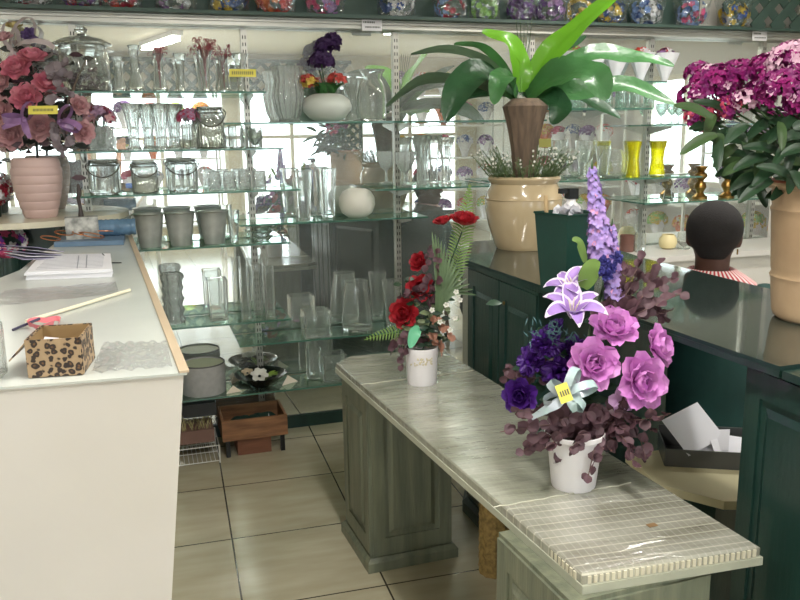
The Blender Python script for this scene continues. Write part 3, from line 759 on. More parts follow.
for k, px in enumerate((672, 690, 708, 726)):
    glass_thing('small_goblet', 'small clear goblet behind the magenta flowers, ' + ('leftmost', 'second', 'third', 'rightmost')[k], 'glass', px, ZD2, .13, goblet(.12, .035), 'goblets behind the magenta flowers', m=VG, n=16)
BRASS = mat('old_brass', (150, 116, 62), .3, metal=.9, var=.4, scale=25)
for px, lab in ((700, 'turned brass candlestick, left one, above the seated head'), (727, 'turned brass candlestick, right one, beside the terracotta pot')):
    c = W(U(px, ZD4+.05, .15), .15, ZD4+.0005)
    b = MB(); b.lathe([(.0005, 0), (.042, 0), (.042, .012), (.03, .022), (.018, .035), (.024, .05), (.034, .065), (.03, .085), (.016, .1), (.022, .112), (.036, .125), (.034, .14), (.018, .152), (.03, .172), (.038, .178), (.036, .184), (.0005, .184)], c, 24)
    tag(b.build('brass_candlestick', BRASS, None, loc=c), lab, 'candlestick', 'brass candlesticks')
# bent wire stand
b = MB(); c = W(U(668, ZD4+.05, .14), .14, ZD4+.003)
for s in (-1, 1):
    b.tube([c+WU*(.03*s), c+WU*(.02*s)+V((0, 0, .06)), c+WU*(.11*s)+V((0, 0, .12)), c+WU*(.13*s)+V((0, 0, .14))], .0025, 6)
b.tube([c+WU*(.13*math.cos(a))+WN*(.05*math.sin(a))+V((0, 0, .14)) for a in [i*2*PI/24 for i in range(24)]], .0025, 6, closed=True)
b.tube([c+WU*(.03*math.cos(a))+WN*(.03*math.sin(a)) for a in [i*2*PI/16 for i in range(16)]], .003, 6, closed=True)
tag(b.build('wire_stand', STEEL, None, loc=c), 'bent silver wire stand left of the brass candlesticks', 'stand')
# white display counter along the mirror under the right shelves
wc = thing('white_display_counter', 'low white display counter along the mirror on the right', 'counter', W(2.4, .2, 0))
b = MB(); wallbox(1.62, 3.5, .025, .44, .82, .85, b); b.build('worktop', WHITEP, wc, smooth=False)
b = MB(); wallbox(1.65, 3.47, .03, .40, .1, .8195, b); b.build('body', WALLM, wc, smooth=False)
b = MB(); wallbox(1.68, 3.44, .04, .36, 0.001, .0995, b); b.build('plinth', DGREEN, wc, smooth=False)
for k, (px, h, r, f, cl) in enumerate(((602, .10, .03, straight, 0), (613, .12, .025, trumpet, 0), (627, .09, .04, straight, 1), (640, .10, .03, straight, 0), (668, .08, .05, bowl, 2), (684, .09, .035, straight, 0))):
    v = .2+.04*(k % 2); m_ = (GLASS, mat('red_brown_glass', (150, 110, 100), .1, trans=.5), mat('cream_ceramic', (226, 210, 160), .4, var=.05))[cl]
    glass_thing('small_vessel', ('small clear glass at the left end of the white counter', 'slim clear bud vase on the white counter', 'reddish jar on the white counter', 'small straight glass in the middle of the white counter', 'cream bowl on the white counter', 'clear glass on the white counter nearest the seated head')[k], 'vessel', px, .85, v, f(h, r), m=m_)
# ------------------------------------------------------------------ left counter
ct = thing('sales_counter', 'tall off-white sales counter filling the lower left', 'counter', (-.25, 2.4, 0))
top = [(.004, 1.387), (-.175, 3.49), (-.45, 3.47), (-.475, 2.7), (-.78, 1.42)]
bot = [(-.13, 1.387), (-.25, 3.46), (-.44, 3.44), (-.47, 2.7), (-.78, 1.42)]
b = MB(); b.prism(bot[:1]+bot[1:], 0.001, 1.094, 0, [(x-(.006 if i < 2 else 0), y+(.004 if i in (0, 4) else 0)) for i, (x, y) in enumerate(top)]); b.build('body', WHITEP, ct, smooth=False)
b = MB(); b.prism(top, 1.0945, 1.099); b.build('worktop', CTOP, ct, smooth=False)
b = MB()
e0, e1 = V((.004, 1.387, 0)), V((-.175, 3.49, 0)); d = (e1-e0).normalized(); nn = V((-d.y, d.x, 0))
b.prism([e0+nn*.013, e0-nn*.004, e1-nn*.004, e1+nn*.013][::1], 1.0992, 1.103); b.build('edge_strip', mat('beige_edging', (190, 172, 146), .5, var=.1), ct, smooth=False)
ZT = 1.0995
# leopard print box
def leopard():
    R = -.09; C = V((-.208, 1.487, ZT))
    t = thing('leopard_box', 'open box covered in brown leopard spots at the near edge of the counter', 'box', C)
    mt = bpy.data.materials.new('leopard_card'); mt.use_nodes = True; nt = mt.node_tree; N = nt.nodes; L = nt.links; bs = N['Principled BSDF']
    tc = N.new('ShaderNodeTexCoord'); vo = N.new('ShaderNodeTexVoronoi'); vo.inputs['Scale'].default_value = 88; vo.inputs['Randomness'].default_value = .75
    nz = N.new('ShaderNodeTexNoise'); nz.inputs['Scale'].default_value = 70; L.new(tc.outputs['Object'], nz.inputs['Vector'])
    ad = N.new('ShaderNodeMixRGB'); ad.inputs['Fac'].default_value = .01; L.new(tc.outputs['Object'], ad.inputs['Color1']); L.new(nz.outputs['Color'], ad.inputs['Color2'])
    L.new(ad.outputs[0], vo.inputs['Vector'])
    cr = N.new('ShaderNodeValToRGB'); e = cr.color_ramp.elements; e[0].position = 0; e[0].color = srgb(128, 92, 56); e[1].position = .26; e[1].color = srgb(44, 34, 30)
    q = e.new(.46); q.color = srgb(44, 34, 30); q = e.new(.53); q.color = srgb(158, 134, 104); q = e.new(1); q.color = srgb(168, 144, 112)
    L.new(vo.outputs['Distance'], cr.inputs['Fac']); L.new(cr.outputs[0], bs.inputs['Base Color']); bs.inputs['Roughness'].default_value = .5
    w, d_, h, th = .088, .11, .066, .003
    Rm = rotz(R)
    def bx(b, c, s): b.box(C+Rm @ V(c), s, 0, R)
    b = MB(); bx(b, (0, -d_/2, h/2+.001), (w, th, h)); bx(b, (w/2, 0, h/2+.001), (th, d_-th-.0005, h)); bx(b, (-w/2, 0, h/2+.001), (th, d_-th-.0005, h)); bx(b, (0, d_/2, h/2+.001), (w, th, h))
    b.build('box_wall', mt, t, smooth=False)
    b = MB(); bx(b, (0, 0, .004), (w-th-.001, d_-th-.001, th)); bx(b, (0, d_/2-th, h/2+.003), (w-th-.002, .001, h-.006)); bx(b, (w/2-th, 0, h/2+.003), (.001, d_-2*th-.002, h-.006)); bx(b, (-w/2+th, 0, h/2+.003), (.001, d_-2*th-.002, h-.006))
    b.build('lining', mat('kraft_lining', (150, 124, 86), .7, var=.1), t, smooth=False)
    b = MB(); M = rotz(R) @ Matrix.Rotation(.75, 3, 'Y'); b.box(C+Rm @ V((-w/2-.012, 0, h-.016)), (.002, d_*.96, .05), 0, M=M); b.build('flap', mt, t, smooth=False)
    b = MB(); p = C+Rm @ V((-.022, -.01, h*.55)); M = rotz(R-.5) @ Matrix.Rotation(.9, 3, 'X'); b.box(p, (.03, .05, .0012), 0, M=M); tag(b.build('paper_slip', PAPER, None, loc=p, smooth=False), 'white paper slip sticking up inside the leopard box', 'paper')
leopard()
def flat_stack(name, label, cat, pts, z0, layers, m, jitter=0.0, th=.0035):
    C = sum((V((p[0], p[1], 0)) for p in pts), V((0, 0, 0)))/len(pts); C.z = z0
    t = thing(name, label, cat, C); random.seed(len(label))
    for k in range(layers):
        j = V((random.uniform(-1, 1)*jitter, random.uniform(-1, 1)*jitter, 0)); a = random.uniform(-1, 1)*jitter*4
        P = [C+rotz(a) @ (V((p[0], p[1], 0))-V((C.x, C.y, 0)))+j for p in pts]
        b = MB(); b.prism(P, z0+k*th, z0+(k+.9)*th); b.build('sheet', m, t, smooth=False)
    return t
pp = [(-.425, 2.49), (-.186, 2.455), (-.211, 2.80), (-.43, 2.86)]
bk = flat_stack('paper_pad', 'thick pad of printed white forms lying on the counter', 'paper pad', pp, ZT+.0003, 5, PAPER, .004, .005)
b = MB(); C0 = V((-.31, 2.65, ZT+.0245))
for r in range(11):
    y = 2.52+r*.028; b.box((-.31-(y-2.65)*.02, y, ZT+.0251), (.19-.002*r, .0025, .0006), 0, rz=-.13)
for x in (-.26, -.285): b.box((x-.01, 2.64, ZT+.0255), (.0025, .28, .0006), 0, rz=.08)
b.build('ruled_lines', mat('pale_ink', (150, 154, 166), .7, var=.1), bk, smooth=False)
def roll_paper():
    a, c2 = V((-.475, 2.66, ZT+.022)), V((-.43, 2.78, ZT+.022))
    t = thing('loose_papers', 'loose lilac-striped papers fanned at the left of the form pad', 'paper', a)
    for k in range(5):
        b = MB(); p = V((-.452, 2.80+.012*k, ZT+.0275+.005*k))
        b.box(p, (.11, .16, .0012), 0, M=rotz(.5+.09*k) @ Matrix.Rotation(.05*(k-1)+.12, 3, 'Y')); b.build('sheet', PAPER if k % 2 else mat('lilac_paper', (168, 162, 190), .7, var=.1), t, smooth=False)
roll_paper()
fp = [(-.44, 3.235), (-.19, 3.205), (-.195, 3.46), (-.435, 3.445)]
C0 = V((-.31, 3.33, ZT)); b = MB(); b.prism(fp, ZT+.0005, ZT+.018)
tag(b.build('blue_folder', mat('slate_blue_card', (104, 130, 156), .45, var=.1), None, loc=C0, smooth=False), 'slate blue folder lying at the far end of the counter', 'folder')
# cream stick and clear sheets
b = MB(); b.tube([V((-.33, 1.89, ZT+.005)), V((-.235, 2.03, ZT+.005)), V((-.125, 2.2, ZT+.005))], .0045, 8); tag(b.build('cream_rod', mat('cream_rod', (226, 220, 196), .4, var=.05), None, loc=(-.23, 2.03, ZT)), 'thin cream rod lying diagonally across the counter', 'rod')
def film(name, label, pts, nx, ny, amp, z, m, seed):
    random.seed(seed); b = MB(); a, b_, c_, d_ = [V((p[0], p[1], 0)) for p in pts]; vs = []
    ph = [random.random()*6 for _ in range(6)]
    for i in range(nx+1):
        for j in range(ny+1):
            s, t = i/nx, j/ny
            p = a*(1-s)*(1-t)+b_*s*(1-t)+c_*s*t+d_*(1-s)*t
            w_ = abs(math.sin(s*17+ph[0]+3*math.sin(t*4+ph[1])))*.6+abs(math.sin(t*11+ph[2]+2*math.sin(s*7+ph[3])))*.4
            vs.append(V((p.x, p.y, z+.001+amp*w_)))
    fs = [(i*(ny+1)+j, (i+1)*(ny+1)+j, (i+1)*(ny+1)+j+1, i*(ny+1)+j+1) for i in range(nx) for j in range(ny)]
    b.add(vs, fs); return tag(b.build(name, m, None, loc=(a.x, a.y, z)), label, 'plastic sheet')
FILM = thin('clear_film', (235, 232, 236), tint=(250, 250, 250), refl=.10, milk=.05, rough=.15, bump=.5, bscale=25, edge=.45)
film('clear_film', 'crumpled clear plastic film at the near right corner of the counter', [(-.155, 1.42), (-.02, 1.41), (-.03, 1.60), (-.15, 1.63)], 24, 18, .008, ZT, FILM, 3)
film('clear_film', 'flat clear plastic sheet across the middle of the counter', [(-.46, 2.10), (-.15, 2.17), (-.17, 2.36), (-.45, 2.33)], 16, 10, .003, ZT, FILM, 6)
# pink ribbon with a pen
pc = at(38, 327, ZT); t = thing('pink_ribbon', 'loop of pink ribbon behind the leopard box', 'ribbon', pc)
b = MB(); vs = []
for i in range(29):
    a = i/28*2*PI*.92; r = .026+.004*math.sin(3*a); p = pc+V((r*1.1*math.cos(a)+.012, r*math.sin(a)*1.3, .001+.004*abs(math.sin(2*a))))
    vs += [p, p+V((0, 0, .011))+V((math.cos(a), math.sin(a), 0))*.004]
b.add(vs, [(2*i, 2*i+1, 2*i+3, 2*i+2) for i in range(28)]); b.build('loop', mat('pink_satin', (222, 120, 130), .4, var=.25), t)
b = MB(); b.tube([pc+V((-.045, -.03, .004)), pc+V((-.0, .03, .012))], .003, 7); tag(b.build('pen', mat('navy_pen', (52, 50, 78), .3, var=.1), None, loc=pc+V((-.03, 0, .004))), 'small dark pen leaning beside the pink ribbon', 'pen')
c = V((-.345, 1.47, ZT)); b = MB(); vessel(b, P_(.10, (.045, 0), (.05, .05), (.05, .9), (.046, 1)), c, .003, 32); tag(b.build('glass_tumbler', GLASS, None, loc=c), 'clear glass cut off by the left edge of the picture on the counter', 'glass')
# cellophane roll, box ornament
c = V((-.225, 3.375, ZT+.019+.032)); b = MB(); vs = []
prof = [(.03+.004*abs(math.sin(k*1.3)), k*.0085) for k in range(20)]
t = thing('cellophane_roll', 'ribbed blue cellophane roll lying at the far end of the counter', 'roll', c)
b = MB(); b.lathe([(.0005, 0)]+prof+[(.0005, prof[-1][1])], (0, 0, 0), 24); R = Matrix.Rotation(PI/2, 3, 'Y'); b.v = [R @ p+c-V((.085, 0, 0)) for p in b.v]
b.build('film', mat('blue_cellophane', (120, 158, 190), .18, trans=.35, var=.3, scale=20, bump=.4), t)
c = V((-.345, 3.33, ZT+.0186))
t = thing('printed_box', 'small grey-white patterned box on the blue folder', 'box', c)
b = MB(); b.box(c+V((0, 0, .042)), (.12, .07, .084), rz=.1); b.build('carton', mat('patterned_card', (196, 196, 190), .5, col2=(120, 122, 118), scale=28), t, smooth=False)
b = MB(); p = c+V((0, 0, .086)); b.tube([p+V((0, 0, -.001)), p+V((.0, 0, .03)), p+V((-.004, 0, .07)), p+V((.002, 0, .10)), p+V((0, 0, .125))], [.011, .007, .008, .009, .004], 10)
tag(b.build('dark_figurine', mat('dark_bronze', (60, 50, 48), .4, var=.2), None, loc=p), 'thin dark upright figurine on the small patterned box', 'figurine')
t = thing('copper_wire', 'loops of copper-coloured florist wire around the patterned box', 'wire', c+V((0, 0, .001)))
b = MB(); random.seed(5)
for k in range(5):
    q = c+V((-.11+.05*k, -.055-.004*k, .012+.02*abs(math.sin(k*2)))); rr = .035+.01*(k % 2)
    M = Euler((.3+.5*math.sin(k*3), .2*math.cos(k), k)).to_matrix()
    b.tube([q+M @ V((rr*math.cos(a), rr*.5*math.sin(a), .0)) for a in [i*2*PI/20 for i in range(20)]], .0022, 6, closed=True)
b.build('loop', mat('copper_wire', (196, 128, 84), .35, metal=.8), t)
b = MB(); c2 = at(112, 264, ZT)
b.tube([c2+V((-.03, .04, .03)), c2+V((.0, 0, .004)), c2+V((.03, -.01, .004))], .0018, 6); tag(b.build('wire_hairpin', BLACK, None, loc=c2), 'thin bent black wire at the right corner of the form pad', 'wire')

# half-round shelf with pedestal at the left
sc_ = W(-.66, .0, 0)
t = thing('half_round_table', 'cream half-round table against the mirror at the left, holding the pink vase', 'table', sc_)
pts = [W(-.66+.46*math.cos(a), .004+.44*math.sin(a), 0) for a in [PI*i/32 for i in range(33)]]
b = MB(); b.prism(pts[::-1], 1.145, 1.17); 
b.build('tabletop', mat('cream_laminate', (214, 208, 186), .35, var=.05), t, smooth=False)
b = MB(); wallbox(-.86, -.50, .01, .26, 0.001, 1.1445, b); b.build('pedestal', DGREEN, t, smooth=False)

# ------------------------------------------------------------------ bench
def panel_face(b, O, X, Y, w, h, mi=0, frame=.05, dep=.006, inset=.0):
    """raised frame panel: rails proud of the face with a bevelled field"""
    Nn = X.cross(Y)
    def bar(x0, x1, y0, y1, d):
        vs = []
        for n_ in (0, d):
            for x, y in ((x0, y0), (x1, y0), (x1, y1), (x0, y1)): vs.append(O+X*x+Y*y+Nn*n_)
        b.add(vs, [(3, 2, 1, 0), (4, 5, 6, 7), (0, 1, 5, 4), (1, 2, 6, 5), (2, 3, 7, 6), (3, 0, 4, 7)], mi)
    f = frame
    bar(0, f, 0, h, dep); bar(w-f, w, 0, h, dep); bar(f, w-f, 0, f*1.3, dep); bar(f, w-f, h-f*1.3, h, dep)
    x0, x1, y0, y1 = f*1.35, w-f*1.35, f*1.3+f*.35, h-f*1.3-f*.35
    g = f*.35
    vs = [O+X*x+Y*y+Nn*.0005 for x, y in ((x0, y0), (x1, y0), (x1, y1), (x0, y1))]+[O+X*x+Y*y+Nn*dep*1.3 for x, y in ((x0+g, y0+g), (x1-g, y0+g), (x1-g, y1-g), (x0+g, y1-g))]
    b.add(vs, [(0, 1, 5, 4), (1, 2, 6, 5), (2, 3, 7, 6), (3, 0, 4, 7), (4, 5, 6, 7)], mi)
def block(name, label, cat, poly, z1, m, panels, group=None, parent=None, base=.02, bh=.05):
    C = sum((V((p[0], p[1], 0)) for p in poly), V())/len(poly)
    t = parent or thing(name, label, cat, C, group)
    b = MB(); b.prism(poly, 0.0015, z1)
    b.build('carcass' if not parent else 'pedestal', m, t, smooth=False)
    for k in panels:
        a = V((poly[k][0], poly[k][1], 0)); c_ = V((poly[(k+1) % len(poly)][0], poly[(k+1) % len(poly)][1], 0)); X = (c_-a).normalized(); w = (c_-a).length
        nseg = max(1, round(w/.38))
        for q in range(nseg):
            b = MB(); panel_face(b, a+X*(w*q/nseg+.004)+V((0, 0, bh+.01)), X, V((0, 0, 1)), w/nseg-.008, z1-bh-.02, frame=.045)
            b.build('door_panel', m, t, smooth=False)
    o1 = [V((p[0], p[1], 0))+(V((p[0], p[1], 0))-C).normalized()*base*1.3 for p in poly]; o2 = [V((p[0], p[1], 0))+(V((p[0], p[1], 0))-C).normalized()*base*.5 for p in poly]
    b = MB(); b.prism(o1, 0.001, bh*.7); b.prism(o1, bh*.7, bh, 0, o2); b.build('plinth', m, t, smooth=False)
    return t
bench = thing('display_bench', 'sage green bench topped with plastic-wrapped board, holding two flower pots', 'bench', (.78, 2.0, 0))
p1 = [(.585, 2.49), (.885, 2.505), (.865, 2.80), (.56, 2.785)]
p2 = [(.665, 1.21), (.985, 1.235), (.965, 1.52), (.64, 1.50)]
block('', '', '', p1, .640, SAGE, (0, 3), parent=bench); block('', '', '', p2, .640, SAGE, (0, 3), parent=bench)
_a, _b = at(583, 576, .68), at(764, 547, .68)
bt = [(_a.x, _a.y), (_b.x, _b.y), (.972, 2.82), (.905, 2.87), (.60, 2.87), (.535, 2.80)]
b = MB(); b.prism([(x*1.0, y) for x, y in bt], .6405, .658); b.build('underboard', mat('pale_sage_board', (176, 178, 160), .45, var=.15, scale=10), bench, smooth=False)
def wrapmat():
    mt = bpy.data.materials.new('ribbed_board_under_plastic'); mt.use_nodes = True; nt = mt.node_tree; N = nt.nodes; L = nt.links; bs = N['Principled BSDF']
    tc = N.new('ShaderNodeTexCoord'); mp = N.new('ShaderNodeMapping'); mp.inputs['Rotation'].default_value = (0, 0, .05); L.new(tc.outputs['Object'], mp.inputs[0])
    sp = N.new('ShaderNodeSeparateXYZ'); L.new(mp.outputs[0], sp.inputs[0])
    def lines(sock, step, w):
        m_ = N.new('ShaderNodeMath'); m_.operation = 'PINGPONG'; L.new(sock, m_.inputs[0]); m_.inputs[1].default_value = step/2
        l = N.new('ShaderNodeMapRange'); L.new(m_.outputs[0], l.inputs['Value']); l.inputs['From Min'].default_value = w*.4; l.inputs['From Max'].default_value = w; l.inputs['To Min'].default_value = 1; l.inputs['To Max'].default_value = 0
        return l.outputs[0]
    lx, ly = lines(sp.outputs[0], .016, .0022), lines(sp.outputs[1], .0285, .0026)
    nz = N.new('ShaderNodeTexNoise'); nz.inputs['Scale'].default_value = 5; nz.inputs['Detail'].default_value = 5; mp2 = N.new('ShaderNodeMapping'); mp2.inputs['Scale'].default_value = (1, 3, 1); L.new(tc.outputs['Object'], mp2.inputs[0]); L.new(mp2.outputs[0], nz.inputs['Vector'])
    cr = N.new('ShaderNodeValToRGB'); cr.color_ramp.elements[0].position = .35; cr.color_ramp.elements[1].position = .7; cr.color_ramp.elements[0].color = srgb(128, 126, 112); cr.color_ramp.elements[1].color = srgb(162, 162, 150); L.new(nz.outputs['Fac'], cr.inputs['Fac'])
    m1 = N.new('ShaderNodeMixRGB'); mu = N.new('ShaderNodeMath'); mu.operation = 'MULTIPLY'; L.new(ly, mu.inputs[0]); mu.inputs[1].default_value = .42; L.new(mu.outputs[0], m1.inputs['Fac']); L.new(cr.outputs[0], m1.inputs['Color1']); m1.inputs['Color2'].default_value = srgb(222, 220, 200)
    m2 = N.new('ShaderNodeMixRGB'); mu2 = N.new('ShaderNodeMath'); mu2.operation = 'MULTIPLY'; L.new(lx, mu2.inputs[0]); mu2.inputs[1].default_value = .18; L.new(mu2.outputs[0], m2.inputs['Fac']); L.new(m1.outputs[0], m2.inputs['Color1']); m2.inputs['Color2'].default_value = srgb(206, 206, 196)
    # far part of the board: the mesh is covered by a pale sheet
    far = N.new('ShaderNodeMapRange'); far.inputs['From Min'].default_value = -.47; far.inputs['From Max'].default_value = -.465; L.new(sp.outputs[1], far.inputs['Value'])
    m3 = N.new('ShaderNodeMixRGB'); f2 = N.new('ShaderNodeMath'); f2.operation = 'MULTIPLY'; L.new(far.outputs[0], f2.inputs[0]); f2.inputs[1].default_value = .8; L.new(f2.outputs[0], m3.inputs['Fac']); L.new(m2.outputs[0], m3.inputs['Color1'])
    cr2 = N.new('ShaderNodeValToRGB'); cr2.color_ramp.elements[0].position = .3; cr2.color_ramp.elements[1].position = .75; cr2.color_ramp.elements[0].color = srgb(134, 137, 121); cr2.color_ramp.elements[1].color = srgb(164, 165, 150); L.new(nz.outputs['Fac'], cr2.inputs['Fac']); L.new(cr2.outputs[0], m3.inputs['Color2'])
    L.new(m3.outputs[0], bs.inputs['Base Color'])
    bs.inputs['Roughness'].default_value = .24; bs.inputs['Coat Weight'].default_value = 1.0; bs.inputs['Coat Roughness'].default_value = .05; bs.inputs['Coat IOR'].default_value = 2.0
    mp3 = N.new('ShaderNodeMapping'); mp3.inputs['Scale'].default_value = (1.0, 4.5, 1); mp3.inputs['Rotation'].default_value = (0, 0, .35); L.new(tc.outputs['Object'], mp3.inputs[0])
    nb = N.new('ShaderNodeTexNoise'); nb.inputs['Scale'].default_value = 9; nb.inputs['Detail'].default_value = 4; nb.inputs['Distortion'].default_value = .8; L.new(mp3.outputs[0], nb.inputs['Vector'])
    bp = N.new('ShaderNodeBump'); bp.inputs['Strength'].default_value = .45; bp.inputs['Distance'].default_value = .012; L.new(nb.outputs['Fac'], bp.inputs['Height']); L.new(bp.outputs[0], bs.inputs['Coat Normal'])
    return mt
b = MB(); C0 = V((.8, 2.0, 0)); wr = [((x-.8)*.985+.8, (y-2.0)*.993+2.0) for x, y in bt]; wi = [((x-.8)*.965+.8, (y-2.0)*.985+2.0) for x, y in bt]
b.prism(wr, .6585, .676); b.prism(wr, .676, .680, 0, wi); b.build('wrapped_board', wrapmat(), bench, smooth=False)
# ribbed rim along the near end and side
b = MB()
def corr(a, c_, n):
    a = V(a); c_ = V(c_)
    for i in range(n):
        p = a+(c_-a)*((i+.5)/n); b.box(p, ((c_-a).length/n*.55, .003, .016), 0, rz=math.atan2((c_-a).y, (c_-a).x))
corr((_a.x+.01, _a.y+.004, .667), (_b.x-.012, _b.y+.004, .667), 30)
b.build('ribbed_rim', mat('cream_ribbed_plastic', (212, 206, 184), .3, var=.1, coat=.5), bench, smooth=False)
b = MB()
corr((_a.x-.002, _a.y+.02, .667), (_a.x-.036, _a.y+.55, .667), 38)
b.build('ribbed_rim', mat('cream_ribbed_plastic', (212, 206, 184), .3, var=.1, coat=.5), bench, smooth=False)
# folded seams of the plastic wrap
b = MB()
for y, x0, x1, s in ((1.535, .64, 1.0, .02), (2.50, .565, .975, .03)):
    b = MB(); pts = [V((x0+(x1-x0)*i/20, y+s*i/20+.002*math.sin(i*1.7), .6815+.0008*math.sin(i*2.3))) for i in range(21)]
    b.tube(pts, .0016, 6); b.build('seam', mat('seam_plastic', (186, 184, 168), .2, coat=.6), bench)
b = MB(); b.box((.93, 1.36, .681), (.022, .014, .0008), rz=.1); b.build('brown_stain', mat('brown_mark', (124, 98, 66), .7), bench, smooth=False)

# ------------------------------------------------------------------ green cabinets with glass top
DG2 = DGREEN
k1 = [(1.085, 2.25), (1.58, 2.27), (1.66, 3.27), (1.27, 3.26), (1.07, 2.82)]
cabL = block('panelled_cabinet', 'dark green panelled cabinet under the cream urn', 'cabinet', k1, 1.005, DG2, (4, 3), bh=.06)
k2 = [(1.18, .95), (1.74, .98), (1.74, 1.39), (1.18, 1.405)]
cabR = block('panelled_cabinet', 'dark green panelled cabinet at the right edge under the terracotta pot', 'cabinet', k2, 1.005, DG2, (3, 0), bh=.06)
b = MB(); b.lathe([(.0005, 0), (.007, 0), (.007, .004), (.0005, .005)], (0, 0, 0), 14); R = Matrix.Rotation(-PI/2, 3, 'Y'); b.v = [R @ p+V((1.063, 2.47, .93)) for p in b.v]; b.build('keyhole', BRASS, cabL)
gt = bpy.data.materials.new('dark_glass_top'); gt.use_nodes = True; nt = gt.node_tree; bs = nt.nodes['Principled BSDF']
bs.inputs['Base Color'].default_value = srgb(40, 52, 48); bs.inputs['Roughness'].default_value = .06; bs.inputs['IOR'].default_value = 2.3; bs.inputs['Specular IOR Level'].default_value = .8
gtop = [(1.155, 1.285), (1.77, 1.32), (1.70, 2.0), (1.69, 2.6), (1.76, 3.31), (1.255, 3.30), (1.05, 2.815)]
tp = thing('glass_counter_top', 'long dark reflective glass top bridging the two green cabinets', 'glass top', (1.4, 2.2, 1.006))
b = MB(); b.prism(gtop, 1.0055, 1.020); b.build('board', DG2, tp, smooth=False)
b = MB(); b.prism(gtop, 1.0205, 1.030); b.m = [0, 0]+[1]*len(gtop); b.build('glass_sheet', [gt, mat('dark_glass_rim', (22, 48, 44), .4)], tp, smooth=False)
b = MB(); b.prism([(1.165, .94), (1.76, .965), (1.765, 1.305), (1.158, 1.28)], 1.0055, 1.022); b.build('end_board', DG2, tp, smooth=False)
ZG = 1.0305
# cream table inside with the tray of papers
t = thing('cream_table', 'low cream table seen through the gap between the green cabinets', 'table', (1.48, 1.95, 0))
tbp = [(1.29, 1.87), (1.40, 1.72), (1.58, 1.66), (1.72, 1.72), (1.72, 2.08), (1.32, 2.09)]
b = MB(); b.prism(tbp, .475, .5); b.build('tabletop', mat('cream_tabletop', (214, 206, 168), .4, var=.05), t, smooth=False)
b = MB(); b.box((1.56, 1.92, .2375), (.26, .26, .474)); b.build('pedestal', DGREEN, t, smooth=False)
def paper_tray():
    C = V((1.545, 1.985, .5005)); t = thing('paper_tray', 'grey cardboard tray of papers on the cream table', 'tray', C); R = -.45; Rm = rotz(R)
    m_ = mat('grey_card', (92, 94, 94), .35, var=.15, coat=.4)
    b = MB(); w, d_, h = .28, .16, .055
    for c_, s in (((0, 0, .003), (w, d_, .005)), ((0, -d_/2, h/2), (w, .004, h)), ((0, d_/2, h/2+.01), (w, .004, h+.02)), ((-w/2, 0, h/2), (.004, d_-.005, h)), ((w/2, 0, h/2), (.004, d_-.005, h))): b.box(C+Rm @ V(c_), s, 0, R)
    b.build('box', m_, t, smooth=False)
    for k, (x, y, z, rx, ry, rz) in enumerate(((-.05, .0, .095, .75, -.15, .75), (.0, .01, .055, .35, -.2, -.3), (.06, -.01, .05, .3, .15, .1))):
        b = MB(); M = Euler((rx, ry, rz+R)).to_matrix(); p = C+Rm @ V((x, y, z)); b.box(p, ((.17, .13, .0012) if k == 0 else (.12, .10, .0012))[:3], 0, M=M)
        tag(b.build('paper_sheet', PAPER, None, loc=p, smooth=False), ('white sheet rising highest out of the grey tray', 'white sheet in the middle of the grey tray', 'white sheet at the right of the grey tray')[k], 'paper', 'sheets in the grey tray')
paper_tray()
# wicker post behind the near pedestal
c = V((.99, 2.36, .001)); b = MB(); b.lathe([(.0005, 0)]+[(.05+.004*(k % 2), k*.016) for k in range(20)]+[(.0005, .305)], c, 20, 10, .05)
tag(b.build('wicker_basket', mat('wicker', (168, 140, 84), .7, var=.5, scale=60), None, loc=c), 'tall narrow wicker basket on the floor behind the bench pedestal', 'basket')
# ------------------------------------------------------------------ plants and flowers
def rose(b, c, n, R, mi=0, mo=0, op=1.0, seed=None):
    if seed is not None: random.seed(seed)
    M = basis(n, random.random()*6); c = V(c)
    for cnt, L, w, a0, a1, ru in ((3, .5, .55, .55, -.5, .02), (4, .68, .72, .95, -.35, .03), (5, .86, .85, 1.2*op, -.05, .04), (6, 1.0, .9, 1.4*op, .45*op, .05), (7, 1.12, .95, 1.55*op, 1.05*op, .06)):
        r0 = random.random()*6
        for k in range(cnt):
            b.patch(c, M @ rotz(r0+k*2*PI/cnt+random.uniform(-.15, .15)), R*L, R*w, a0, a1, .22, ru, 5, 5, mi=(mo if cnt < 6 else mi))
    return b
def carnation(b, c, n, R, mi=0):
    M = basis(n, random.random()*6)
    for k in range(34):
        t = k/34; b.patch(V(c), M @ rotz(random.random()*6.28), R*random.uniform(.85, 1.1), R*.6, .1+1.25*t, .3+1.4*t, .1, .10, 4, 5, mi=mi)
def lily(b, c, n, L, mi=0, edge=1, mo=2):
    M = basis(n, random.random()*6)
    for k in range(6):
        b.patch(V(c), M @ rotz(k*PI/3), L*(1.15 if k % 2 else 1.05), L*(.52 if k % 2 else .42), .2, 1.85, .3, .012, 9, 11, 'leaf', mi, edge)
    for k in range(5):
        d = M @ rotz(k*1.25) @ V((.25, 0, 1)).normalized(); b.tube([V(c), V(c)+d*L*.55, V(c)+d*L*.62+V((0, 0, -.002))], .0014, 5, mo)
